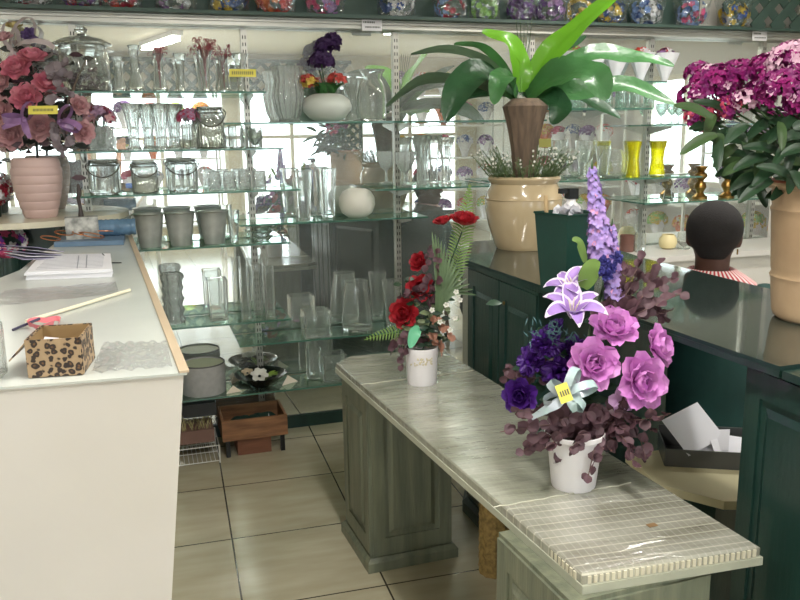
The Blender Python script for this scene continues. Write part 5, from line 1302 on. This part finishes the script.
b = MB(); b.lathe([(.0005, 0), (.032, 0), (.034, .01), (.034, .22), (.028, .245), (.014, .26), (.013, .27)], cb, 20); b.build('body', WHITE, t)
b = MB(); b.lathe([(.0345, .21), (.0352, .212), (.0352, .226), (.0345, .228)], cb, 20); b.build('band', mat('orange_red', (214, 74, 52), .4), t)
b = MB(); b.box(cb+V((0, 0, .285)), (.03, .03, .03)); b.box(cb+V((-.025, 0, .293)), (.03, .016, .014)); b.build('nozzle', BLACK, t, smooth=False)
cs = c+V((-.04, .035, .006)); b = MB(); b.tube([cs, cs+V((-.02, .0, .28))], .006, 8); tag(b.build('wooden_stick', mat('pale_wood', (186, 160, 120), .6), None, loc=cs), 'wooden stick leaning up out of the dark green bin', 'stick')

# --- bouquets on the ledge in cellophane
COLS = {'crimson': (178, 44, 70), 'red': (214, 70, 56), 'lilac': (170, 128, 186), 'violet': (96, 42, 128), 'blue': (62, 92, 158), 'skyblue': (128, 156, 206), 'yellow': (222, 190, 66), 'lime': (142, 196, 92), 'pink': (222, 92, 140), 'orange': (226, 122, 70), 'white': (226, 224, 226)}
def cm(n): return mat(n+'_silk_petal', COLS[n], .5, var=.25, scale=30, backlit=.2)
def bouquet_mesh(t, c, R, cols, seed, tilt=(0, -.3, 1), lay=0):
    random.seed(seed); b = MB(); n = 46
    for k in range(n):
        o = V((random.gauss(0, 1), random.gauss(0, .8), random.gauss(0, 1))).normalized(); rr = R*random.uniform(.75, 1.0)
        q = V(c)+V((o.x*rr*1.15, o.y*rr*.8, R*1.02+o.z*rr)); M = basis(o, random.random()*6); mi = random.randrange(len(cols)) if random.random() < .5 else (0 if o.x < 0 else len(cols)-1)
        for j in range(6): b.patch(q, M @ rotz(j*1.05), R*.34, R*.24, .5, 1.35, .15, .08, 3, 3, mi=mi)
    b.build('flowers', [cm(x) for x in cols], t)
    b = MB(); vs = []; na, nz = 22, 8
    for i in range(nz+1):
        f = i/nz
        for j in range(na):
            a = 2*PI*j/na; rr = R*(1.15+.5*f*f)*(1+.10*math.sin(a*7+seed+f*3)+random.uniform(-.05, .05)); vs.append(V(c)+V((rr*1.1*math.cos(a), rr*.8*math.sin(a), .002+f*R*2.4+random.uniform(0, .01))))
    b.add(vs, [(i*na+j, i*na+(j+1) % na, (i+1)*na+(j+1) % na, (i+1)*na+j) for i in range(nz) for j in range(na)])
    b.build('cellophane', CELLO, t, ang=20)
bq = [(28, ['crimson', 'white'], 'crimson and white'), (80, ['crimson', 'violet'], 'crimson and violet'), (120, ['red', 'crimson'], 'bright red'), (175, ['lilac', 'white'], 'pale lilac and white'), (228, ['yellow', 'blue'], 'yellow and deep blue'), (275, ['orange', 'red'], 'orange and red'),
      (325, ['pink', 'pink', 'lilac'], 'hot pink'), (397, ['blue', 'white'], 'blue and white'), (450, ['skyblue', 'crimson'], 'grey-blue and crimson'), (484, ['lime'], 'lime green'), (522, ['violet'], 'all-violet'), (551, ['violet', 'lilac'], 'violet and lilac'), (580, ['yellow'], 'all-yellow'),
      (612, ['yellow', 'blue'], 'yellow and blue, beside the all-yellow one'), (646, ['skyblue', 'blue', 'white'], 'blue and sky-blue'), (692, ['skyblue', 'blue', 'pink'], 'blue and pink'), (734, ['yellow', 'blue', 'yellow'], 'yellow with a blue patch, nearest the lattice')]
for k, (px, cols, lab) in enumerate(bq):
    u = U(px, 2.1, .10); c = W(u, .098, 2.0505)
    t = thing('wrapped_bouquet', lab.rstrip(',')+' bunch in clear film on the green ledge', 'bouquet', c, 'wrapped bouquets on the green ledge')
    bouquet_mesh(t, c, .060 if px > 440 and px < 630 else .068, cols, k+3)
# paper posies on the upper right shelf
for k, (px, cols, lab) in enumerate(((572, ['crimson', 'lime'], 'dark red and green'), (592, ['crimson', 'white'], 'dark red and white'), (615, ['violet', 'white'], 'violet'), (640, ['red', 'white'], 'bright red'), (664, ['crimson', 'white', 'lilac'], 'crimson and lilac'))):
    u = U(px, 1.85, .1); c = W(u, .11, 1.7555)
    t = thing('paper_posy', lab+' posy in a white paper cone under the metal beam', 'bouquet', c, 'paper posies under the beam')
    b = MB(); b.lathe([(.012, 0), (.03, .05), (.06, .12), (.07, .15), (.066, .15), (.028, .052), (.01, .004)], c, 20, 9, .05, close=False); b.build('paper_cone', PAPER, t)
    random.seed(k+60); b = MB()
    for q in range(30):
        o = V((random.gauss(0, 1), random.gauss(0, 1), abs(random.gauss(0, 1)))).normalized(); M = basis(o, random.random()*6)
        for j in range(5): b.patch(c+V((o.x*.042, o.y*.042, .135+o.z*.035)), M @ rotz(j*1.257), .022, .018, .5, 1.4, .1, .05, 2, 3, mi=q % len(cols))
    b.build('flowers', [cm(x) for x in cols], t)
# red and purple flowers beside the pink vase, left edge
for nm, (x, y), cols, lab in (('red_flowers', (6, 190), ['crimson', 'white'], 'crimson and white flowers behind the ribbed pink vase at the left edge'), ('purple_flowers', (14, 240), ['violet', 'pink', 'white'], 'purple and pink flowers below the half-round table at the left edge')):
    c = dp(x, y, 3.30 if y > 200 else 3.72)
    if y > 200: c = V((c.x-.02, c.y, .80))
    else: c = W((c-WO).dot(WU)-.02, .10, 1.1705)
    t = thing('flower_bunch', lab, 'flowers', c); random.seed(int(y)); b = MB()
    top_ = dp(x, y, fw.dot(c-CP))
    for k in range(60):
        o = V((random.gauss(0, 1), random.gauss(0, 1), random.gauss(0, 1))).normalized(); M = basis(o, random.random()*6)
        for j in range(5): b.patch(V((c.x, c.y, top_.z))+o*.06, M @ rotz(j*1.257), .024, .02, .5, 1.4, .1, .05, 2, 3, mi=k % len(cols))
    b.build('blossoms', [cm(q) for q in cols], t)
    b = MB(); b.lathe([(.0005, 0), (.03, 0), (.034, (top_.z-c.z-.04)*.6), (.03, (top_.z-c.z)-.04), (.0005, (top_.z-c.z)-.035)], c, 16); b.build('dark_vase', DGREEN, t)
c = V((-.62, 3.27, 0)); b = MB(); b.box(c+V((0, 0, .4)), (.22, .2, .798)); tag(b.build('green_pedestal', DGREEN, None, loc=c, smooth=False), 'dark green pedestal behind the far left end of the counter', 'pedestal')
# ------------------------------------------------------------------ people
def limb(b, pts, rad, n=16, flat=None):
    pts = [V(p) for p in pts]; P = []; Rr = []
    d0 = (pts[0]-pts[1]).normalized(); d1 = (pts[-1]-pts[-2]).normalized()
    for a in (80, 60, 35): P.append(pts[0]+d0*rad[0]*math.sin(math.radians(a))); Rr.append(rad[0]*math.cos(math.radians(a)))
    for p, r in zip(pts, rad): P.append(p); Rr.append(r)
    for a in (35, 60, 80): P.append(pts[-1]+d1*rad[-1]*math.sin(math.radians(a))); Rr.append(rad[-1]*math.cos(math.radians(a)))
    b.tube(P, Rr, n)
def ellring(b, rings, X, Y, n=28):
    """loft of elliptic rings: (centre, rx, ry)"""
    vs = []
    for c, rx, ry in rings:
        for i in range(n): a = 2*PI*i/n; vs.append(V(c)+X*(rx*math.cos(a))+Y*(ry*math.sin(a)))
    fs = [(k*n+i, k*n+(i+1) % n, (k+1)*n+(i+1) % n, (k+1)*n+i) for k in range(len(rings)-1) for i in range(n)]
    fs += [tuple(range(n-1, -1, -1)), tuple((len(rings)-1)*n+i for i in range(n))]
    b.add(vs, fs)
def fused(b, name, m, parent, voxel=.008, smooth=4):
    o = b.build(name, m, parent)
    r = o.modifiers.new('remesh', 'REMESH'); r.mode = 'VOXEL'; r.voxel_size = voxel; r.use_smooth_shade = True
    s_ = o.modifiers.new('smooth', 'SMOOTH'); s_.iterations = smooth; s_.factor = .5
    bpy.context.view_layer.update()
    dg = bpy.context.evaluated_depsgraph_get(); me = bpy.data.meshes.new_from_object(o.evaluated_get(dg)); o.modifiers.clear(); old = o.data; o.data = me; bpy.data.meshes.remove(old)
    me.name = name
    if not me.materials: me.materials.append(m)
    for p in me.polygons: p.use_smooth = True
    return o
def head_shape(b, hc, g, s, k=1.0):
    """head centred at hc facing g with side s: skull, jaw, nose, ears, neck joins below"""
    z = V((0, 0, 1)); M = Matrix((s, g, z)).transposed()
    b.ball(hc+z*.02*k-g*.01*k, (.074*k, .092*k, .092*k), 24, 0, M)
    ellring(b, [(hc-z*.105*k+g*.045*k, .022*k, .022*k), (hc-z*.09*k+g*.03*k, .042*k, .045*k), (hc-z*.06*k+g*.012*k, .056*k, .07*k), (hc-z*.02*k, .066*k, .082*k), (hc+z*.02*k, .07*k, .086*k)], s, g)
    limb(b, [hc+z*.012*k+g*.08*k, hc-z*.022*k+g*.095*k], [.008*k, .013*k], 10)
    for q in (-1, 1):
        b.ball(hc+s*(q*.074*k)-g*.008*k-z*.005*k, (.011*k, .02*k, .032*k), 12, 0, M)
        b.ball(hc+s*(q*.03*k)+g*.074*k+z*.02*k, (.022*k, .012*k, .007*k), 12, 0, M)
def face_parts(t, hc, g, s, k, lip, iris):
    z = V((0, 0, 1)); M = Matrix((s, g, z)).transposed()
    for q in (-1, 1):
        b = MB(); p = hc+s*(q*.029*k)+g*.0715*k+z*.002*k; b.ball(p, (.0115*k, .008*k, .0048*k), 12, 0, M); e = b.build('eye', mat('eye_white', (226, 222, 214), .3), t)
        b = MB(); b.ball(p+g*.0065*k, (.005*k, .003*k, .005*k), 10, 0, M); b.build('iris', iris, e)
        b = MB(); b.tube([hc+s*(q*.045*k)+g*.067*k+z*.020*k, hc+s*(q*.03*k)+g*.079*k+z*.025*k, hc+s*(q*.014*k)+g*.081*k+z*.020*k], .003*k, 6); b.build('eyebrow', iris, t)
    b = MB(); b.tube([hc+s*(-.024*k)+g*.072*k-z*.058*k, hc+g*.09*k-z*.055*k, hc+s*(.024*k)+g*.072*k-z*.058*k], [.002, .0065*k, .002], 8); b.build('lips', lip, t)
def hand(b, w, d, up, side, k=1.0, curl=.8):
    """hand from wrist w pointing d; palm normal up; side = thumb side"""
    d, up, side = V(d).normalized(), V(up).normalized(), V(side).normalized()
    for q in range(4): limb(b, [w+side*(.028-.019*q)*.5, w+d*.045*k+side*(.030-.020*q), w+d*.085*k+side*(.033-.022*q)], [.014, .0125, .010], 10)
    for q, L in enumerate((.07, .078, .072, .056)):
        p = w+d*.085*k+side*(.033-.022*q); a = 0; pts = [p]; dd = d
        for s_ in (.42, .32, .26):
            a += curl*.55; dd = d*math.cos(a)-up*math.sin(a); p = p+dd*L*s_*k; pts.append(p)
        limb(b, pts, [.009, .0085, .008, .007], 10)
    p = w+d*.02*k+side*.022
    limb(b, [p, p+(d*.5+side*.8).normalized()*.035*k, p+(d*.8+side*.6).normalized()*.035*k+(d*.9-up*.4).normalized()*.03*k, p+(d*.8+side*.6).normalized()*.035*k+(d*.9-up*.5).normalized()*.055*k], [.013, .0115, .010, .008], 10)

def seated_person():
    z = V((0, 0, 1)); hc = dp(714, 236, 2.93); g = V((.606, .795, 0)).normalized(); s = V((g.y, -g.x, 0))
    hip = V((hc.x, hc.y, 0))-g*.02+z*.56; k = 1.16
    t = thing('person', 'seated person seen from behind in dark green clothes with a red and white striped collar', 'person', V((hip.x, hip.y, 0)))
    SK = mat('dark_brown_skin', (84, 56, 46), .5, var=.1); b = MB()
    head_shape(b, hc, g, s, k)
    neck = hc-z*.135-g*.02
    limb(b, [hc-z*.05-g*.02, neck, neck-z*.08-g*.01], [.062, .060, .066])
    ellring(b, [(hip-z*.06, .15, .11), (hip+z*.02, .17, .125), (hip+z*.16, .145, .105), (hip+z*.30, .16, .11), (neck-z*.10-g*.01, .165, .095), (neck-z*.05-g*.01, .11, .075)], s, g)
    for q in (-1, 1):
        sh = neck-z*.09+s*(q*.185)-g*.01; el = sh-z*.25+s*(q*.06)+g*.10; wr = el+g*.20-s*(q*.13)+z*.0
        limb(b, [sh, (sh+el)/2, el, (el+wr)/2, wr], [.052, .047, .040, .036, .027])
        hand(b, wr, g-s*(q*.3), z, -s*q, 1.0, .5)
        hp = hip+s*(q*.095)-z*.02; kn = hp+g*.42-z*.0; an = kn-z*.43+g*.02
        limb(b, [hp, (hp+kn)/2, kn, kn.lerp(an, .35), an], [.085, .078, .058, .056, .038]); limb(b, [an-z*.03-g*.03, an-z*.035+g*.12], [.034, .028])
    fused(b, 'body', SK, t, .009)
    face_parts(t, hc, g, s, k, mat('brown_lips', (110, 62, 58), .4), BLACK)
    M = Matrix((s, g, z)).transposed(); b = MB(); b.ball(hc+z*.03-g*.018, (.086*k, .094*k, .088*k), 28, 0, M)
    ellring(b, [(hc-z*.075-g*.062, .042, .022), (hc-z*.05-g*.055, .062, .04), (hc-g*.04, .078, .06), (hc+z*.04-g*.03, .082, .075)], s, g)
    hr = fused(b, 'hair', mat('cropped_black_hair', (34, 31, 31), .9, bump=.5, bscale=220, var=.2), t, .007, 2)
    # dress
    DG = mat('bottle_green_cloth', (20, 66, 62), .75, var=.3, scale=6, bump=.3, bscale=12); b = MB()
    ellring(b, [(hip-z*.20+g*.04, .225, .19), (hip-z*.19+g*.04, .235, .20), (hip-z*.09+g*.02, .215, .175), (hip+z*.02, .20, .155), (hip+z*.16, .175, .135), (hip+z*.30, .185, .135), (neck-z*.14-g*.01, .21, .13), (neck-z*.07-g*.01, .15, .10), (neck-z*.04-g*.01, .09, .08)], s, g)
    for q in (-1, 1):
        sh = neck-z*.09+s*(q*.185)-g*.01; el = sh-z*.25+s*(q*.06)+g*.10; limb(b, [sh, (sh+el)/2, el, el.lerp(el+g*.20-s*(q*.13), .45)], [.066, .062, .055, .05])
        hp = hip+s*(q*.095)-z*.02; kn = hp+g*.42; limb(b, [hp, (hp+kn)/2, kn, kn-z*.25], [.10, .098, .082, .08])
    fused(b, 'dress', DG, t, .010, 5)
    # striped collar
    mt = bpy.data.materials.new('striped_collar'); mt.use_nodes = True; nt = mt.node_tree; N = nt.nodes; L = nt.links
    tc = N.new('ShaderNodeTexCoord'); sp = N.new('ShaderNodeSeparateXYZ'); L.new(tc.outputs['Object'], sp.inputs[0]); at2 = N.new('ShaderNodeMath'); at2.operation = 'ARCTAN2'; L.new(sp.outputs[1], at2.inputs[0]); L.new(sp.outputs[0], at2.inputs[1])
    mu = N.new('ShaderNodeMath'); mu.operation = 'MULTIPLY'; mu.inputs[1].default_value = 6.4; L.new(at2.outputs[0], mu.inputs[0]); pp_ = N.new('ShaderNodeMath'); pp_.operation = 'PINGPONG'; pp_.inputs[1].default_value = .5; L.new(mu.outputs[0], pp_.inputs[0])
    gt_ = N.new('ShaderNodeMath'); gt_.operation = 'GREATER_THAN'; gt_.inputs[1].default_value = .25; L.new(pp_.outputs[0], gt_.inputs[0]); mx = N.new('ShaderNodeMixRGB'); mx.inputs['Color1'].default_value = srgb(232, 222, 220); mx.inputs['Color2'].default_value = srgb(190, 52, 62); L.new(gt_.outputs[0], mx.inputs['Fac']); L.new(mx.outputs[0], N['Principled BSDF'].inputs['Base Color']); N['Principled BSDF'].inputs['Roughness'].default_value = .7
    cc = neck-g*.012; b = MB(); n = 40; rings = [(.072, .070, .012), (.078, .078, .022), (.115, .10, .0), (.155, .118, -.028), (.156, .119, -.034), (.112, .098, -.008), (.070, .068, .006)]
    vs = []
    for rx, ry, h in rings:
        for i in range(n): a = 2*PI*i/n; vs.append(s*(rx*math.cos(a))+g*(ry*math.sin(a))+z*h)
    fs = [(k_*n+i, k_*n+(i+1) % n, (k_+1)*n+(i+1) % n, (k_+1)*n+i) for k_ in range(len(rings)-1) for i in range(n)]
    b.add([cc-V(t.location)+p+V(t.location) for p in vs], fs); o = b.build('collar', mt, t)
    off = cc-V(t.location)
    for v_ in o.data.vertices: v_.co -= off
    o.location = off
    b = MB(); eb = hc+s*.083+g*-.0-z*.045; b.tube([eb, eb-z*.012, eb-z*.02], .003, 6); b.build('earring', BRASS, t)
    st = thing('stool', 'plain wooden stool under the seated person', 'stool', V((hip.x, hip.y, 0)))
    b = MB(); b.lathe([(.0005, .405), (.17, .405), (.175, .412), (.17, .43), (.0005, .432)], V((hip.x, hip.y, 0))-g*.0, 28); b.build('seat', WOOD, st)
    for q in range(4):
        a = q*PI/2+.5; b = MB(); b.tube([V((hip.x+.13*math.cos(a), hip.y+.13*math.sin(a), .404)), V((hip.x+.16*math.cos(a), hip.y+.16*math.sin(a), .001))], .015, 8); b.build('leg', WOOD, st)
seated_person()

def standing_person():
    z = V((0, 0, 1)); g = V((.05, 1, 0)).normalized(); s = V((g.y, -g.x, 0)); hc = V((-.46, -.16, 1.50)); k = 1.0
    t = thing('person', 'standing person in black top and grey trousers holding up a phone', 'person', V((hc.x, hc.y, 0)))
    SK = mat('tan_skin', (206, 160, 134), .5, var=.08); b = MB(); head_shape(b, hc, g, s, k)
    neck = hc-z*.17-g*.02; hip = V((hc.x, hc.y, .86))
    limb(b, [hc-z*.05-g*.02, neck, neck-z*.06], [.05, .048, .055])
    ellring(b, [(hip-z*.06, .13, .10), (hip+z*.02, .155, .11), (hip+z*.15, .125, .09), (hip+z*.28, .14, .10), (neck-z*.10-g*.01, .15, .09), (neck-z*.04-g*.01, .09, .065)], s, g)
    J = {}
    for q in (-1, 1):
        sh = neck-z*.09+s*(q*.15)
        if q == 1: el = V((-.20, .0, 1.12)); wr = V((-.165, -.015, 1.36)); hd = (z*1.0+s*.25, -g, s)
        else: el = sh-z*.26-s*.05+g*.02; wr = el-z*.10+g*.18+s*.08; hd = (g-z*.3, z, s)
        J[q] = (sh, el, wr); limb(b, [sh, (sh+el)/2, el, (el+wr)/2, wr], [.045, .042, .036, .033, .024])
        hand(b, wr, hd[0], hd[1], hd[2], .95, .55)
        hp = hip+s*(q*.085)-z*.04; kn = V((hp.x+.0*q, hp.y+.02, .46)); an = V((kn.x, kn.y-.02, .085))
        J[q] += (hp, kn, an); limb(b, [hp, (hp+kn)/2, kn, kn.lerp(an, .35), an], [.085, .07, .052, .05, .034])
    fused(b, 'body', SK, t, .009)
    face_parts(t, hc, g, s, k, mat('rose_lips', (170, 98, 92), .4), mat('brown_iris', (66, 48, 38), .4))
    M = Matrix((s, g, z)).transposed(); b = MB(); b.ball(hc+z*.034-g*.02, (.083, .093, .086), 24, 0, M)
    ellring(b, [(hc-z*.13-g*.055, .06, .03), (hc-z*.08-g*.055, .075, .045), (hc-g*.045, .083, .058), (hc+z*.05-g*.03, .083, .07)], s, g)
    fused(b, 'hair', mat('light_brown_hair', (120, 100, 78), .6, var=.3, scale=30), t, .008, 3)
    b = MB(); ellring(b, [(hip-z*.08, .165, .125), (hip+z*.02, .17, .125), (hip+z*.15, .14, .105), (hip+z*.28, .155, .115), (neck-z*.10-g*.01, .165, .105), (neck-z*.045-g*.01, .11, .08), (neck-z*.025, .075, .065)], s, g)
    for q in (-1, 1): limb(b, [J[q][0], (J[q][0]+J[q][1])/2, J[q][0].lerp(J[q][1], .95)], [.058, .054, .048])
    fused(b, 'top', mat('black_cotton', (34, 34, 38), .8, var=.2), t, .010, 5)
    b = MB()
    for q in (-1, 1): limb(b, [J[q][3], (J[q][3]+J[q][4])/2, J[q][4], J[q][5]+z*.03], [.10, .088, .07, .062])
    ellring(b, [(hip-z*.14, .14, .11), (hip-z*.02, .162, .12), (hip+z*.03, .15, .11)], s, g)
    fused(b, 'trousers', mat('grey_trousers', (112, 110, 106), .8, var=.15), t, .010, 5)
    for q in (-1, 1):
        b = MB(); an = J[q][5]; limb(b, [V((an.x, an.y-.04, .04)), V((an.x, an.y+.05, .038)), V((an.x, an.y+.14, .034))], [.038, .040, .032]); b.ball(V((an.x, an.y-.01, .07)), (.038, .045, .05), 16); b.box(V((an.x, an.y+.045, .009)), (.075, .26, .016)); fused(b, 'shoe', mat('dark_shoe', (60, 58, 62), .5), t, .007, 2)
    ph = V((-.10, -.045, 1.475)); b = MB(); p = thing('phone', 'dark phone held up by the standing person, seen in the mirror', 'phone', ph)
    b.box(ph, (.152, .008, .074)); b.build('case', BLACK, p, smooth=False)
    b = MB(); b.box(ph+V((0, -.0045, 0)), (.144, .001, .068)); b.build('screen', mat('phone_screen', (90, 100, 110), .1, emis=.6), p, smooth=False)
standing_person()

# ------------------------------------------------------------------ rear of the shop, seen in the mirror
def mir(px, py, dist):
    """real place of what shows at (px, py) in the mirror, dist being its depth along the view including the way back"""
    P = dp(px, py, dist); q = P-WO
    return P-WN*(2*q.dot(WN))
t = thing('lattice_valance', 'dark green diamond lattice valance above the shop windows, seen in the mirror', 'lattice', (1.0, RY+.12, 2.1))
b = MB(); lattice(b, V((-1.1, RY+.10, 2.08)), V((1, 0, 0)), V((0, 0, 1)), 4.2, .42, .21, .055, .012); b.build('slats', LGREEN, t, smooth=False)
b = MB(); b.box((1.0, RY+.10, 2.515), (4.3, .05, .05)); b.build('top_rail', LGREEN, t, smooth=False)
b = MB(); b.box((1.0, RY+.10, 2.065), (4.3, .05, .03)); b.build('bottom_rail', LGREEN, t, smooth=False)
t = thing('lattice_column', 'green lattice column standing by the shop window, seen in the mirror', 'lattice', (3.0, RY+.3, 0))
b = MB(); lattice(b, V((2.85, RY+.3, .05)), V((1, 0, 0)), V((0, 0, 1)), .34, 2.3, .14, .04, .010); b.build('slats', LGREEN, t, smooth=False)
for x in (2.83, 3.21): b = MB(); b.box((x, RY+.3, 1.2), (.04, .05, 2.398)); b.build('post', LGREEN, t, smooth=False)
WRM = mat('white_rack', (220, 220, 214), .4, var=.05)
def rack_unit(x, y, w, d_, zs, label, rz=0.0):
    t = thing('display_rack', label, 'rack', (x, y, 0)); R = rotz(rz); O = V((x, y, 0))
    for z in zs: b = MB(); b.box(O+V((0, 0, z-.01)), (w, d_, .018), rz=rz); b.build('shelf', WRM, t, smooth=False)
    for sx in (-1, 1):
        for sy in (-1, 1): b = MB(); b.box(O+R @ V((sx*(w/2+.0125), sy*(d_/2-.02), max(zs)/2+.02)), (.024, .024, max(zs)+.038), rz=rz); b.build('post', WRM, t, smooth=False)
    return O, R
protos = []
for k, cols in enumerate((['yellow', 'orange'], ['crimson', 'pink'], ['blue', 'white'], ['violet', 'lilac'], ['red', 'white'], ['lime', 'yellow'])):
    random.seed(k); t = thing('flower_bunch', 'x', 'bouquet', (0, 0, 0)); b = MB()
    for q in range(34):
        o = V((random.gauss(0, 1), random.gauss(0, 1), abs(random.gauss(0, 1)))).normalized(); M = basis(o, random.random()*6)
        for j in range(5): b.patch(V((o.x*.09, o.y*.09, .20+o.z*.08)), M @ rotz(j*1.257), .05, .042, .5, 1.4, .1, .05, 2, 3, mi=q % 2)
    b.build('flowers', [cm(x) for x in cols], t)
    b = MB(); b.lathe([(.0005, 0), (.035, .001), (.05, .06), (.085, .16), (.11, .22), (.105, .22), (.08, .162), (.045, .062), (.0005, .006)], (0, 0, 0), 16, 7, .06, close=False); b.build('wrapper', PAPER if k % 2 else cm(cols[1]), t)
    protos.append((t, cols))
used = set()
def put_bunch(k, loc, s, where, i):
    t, cols = protos[k]
    lab = 'wrapped bunch of %s and %s flowers, %s' % (cols[0], cols[1], where)
    if k not in used:
        used.add(k); t.location = V(loc); t.scale = (s, s, s); t['label'] = lab; o = t
    else: o = copy_tree(t, loc, i*1.3, s, lab)
    o['group'] = '%s and %s bunches, %s' % (cols[0], cols[1], where)
random.seed(99)
i = 0
for (x, y, w, zs, where, lab, rz) in ((.25, -2.2, 1.5, (.45, .85, 1.25, 1.62), 'on the rack by the shop windows', 'white rack of flower bunches in front of the shop windows, seen in the mirror', 0),
                                 (3.75, -1.6, 1.5, (.4, .8, 1.2, 1.6, 1.95), 'on the big rack at the far right', 'big white rack of flower bunches at the far right, seen in the mirror', 0),
                                 (4.95, -.5, 1.6, (.5, .9, 1.3, 1.7), 'on the side rack left of the side window', 'white side rack of flower bunches by the right wall, left of the side window', PI/2),
                                 (4.95, 1.15, 1.1, (.42, .8), 'on the low rack under the side window', 'low white rack of flower bunches under the side window', PI/2),
                                 (4.95, 2.75, 1.6, (.5, .9, 1.3, 1.7), 'on the side rack next to the seated person', 'white side rack of flower bunches on the right wall beyond the side window', PI/2)):
    O, R = rack_unit(x, y, w, .34, zs, lab, rz)
    for r, z in enumerate(zs):
        if z < .7 and x < 1: continue
        n = int(w/.29)
        for q in range(n):
            if x < 1 and r >= 2 and q < 1: continue
            put_bunch(i % 6, O+R @ V((-w/2+.16+q*(w-.32)/max(1, n-1), 0, z)), random.uniform(.86, 1.0), where, q+r); i += 1
# blue buckets on the rack's lowest boards
def bluebucket(x, y, z, lab):
    c = V((x, y, z+.001)); b = MB(); vessel(b, [(.075, 0), (.08, .02), (.1, .22), (.105, .225)], c, .004, 24)
    tag(b.build('blue_bucket', mat('bright_blue_plastic', (70, 120, 214), .35, var=.1), None, loc=c), lab, 'bucket', 'blue buckets by the shop window')
t = thing('bucket_stand', 'low white stand with blue buckets beside the window rack, seen in the mirror', 'stand', (-.8, -1.3, 0))
for z in (.35, .78): b = MB(); b.box((-.22, -1.35, z-.012), (.75, .3, .022)); b.build('shelf', WRM, t, smooth=False)
for sx in (-.62, .18): b = MB(); b.box((sx, -1.35, .42), (.03, .3, .838)); b.build('side', WRM, t, smooth=False)
for x, z, l in ((-.43, .35, 'left blue bucket on the lower board of the stand, reflected'), (-.08, .35, 'right blue bucket on the lower board of the stand, reflected'), (-.43, .78, 'left blue bucket on the upper board of the stand, reflected'), (-.08, .78, 'right blue bucket on the upper board of the stand, reflected')): bluebucket(x, -1.35, z, l)

# ------------------------------------------------------------------ output look
sc.view_settings.view_transform = 'Standard'; sc.view_settings.look = 'None'; sc.view_settings.gamma = 1.0; sc.view_settings.use_curve_mapping = False
sc.view_settings.exposure = 0.24
sc.cycles.max_bounces = 20; sc.cycles.transmission_bounces = 16; sc.cycles.transparent_max_bounces = 32; sc.cycles.glossy_bounces = 8; sc.cycles.diffuse_bounces = 4
sc.cycles.use_denoising = True; sc.cycles.sample_clamp_indirect = 8
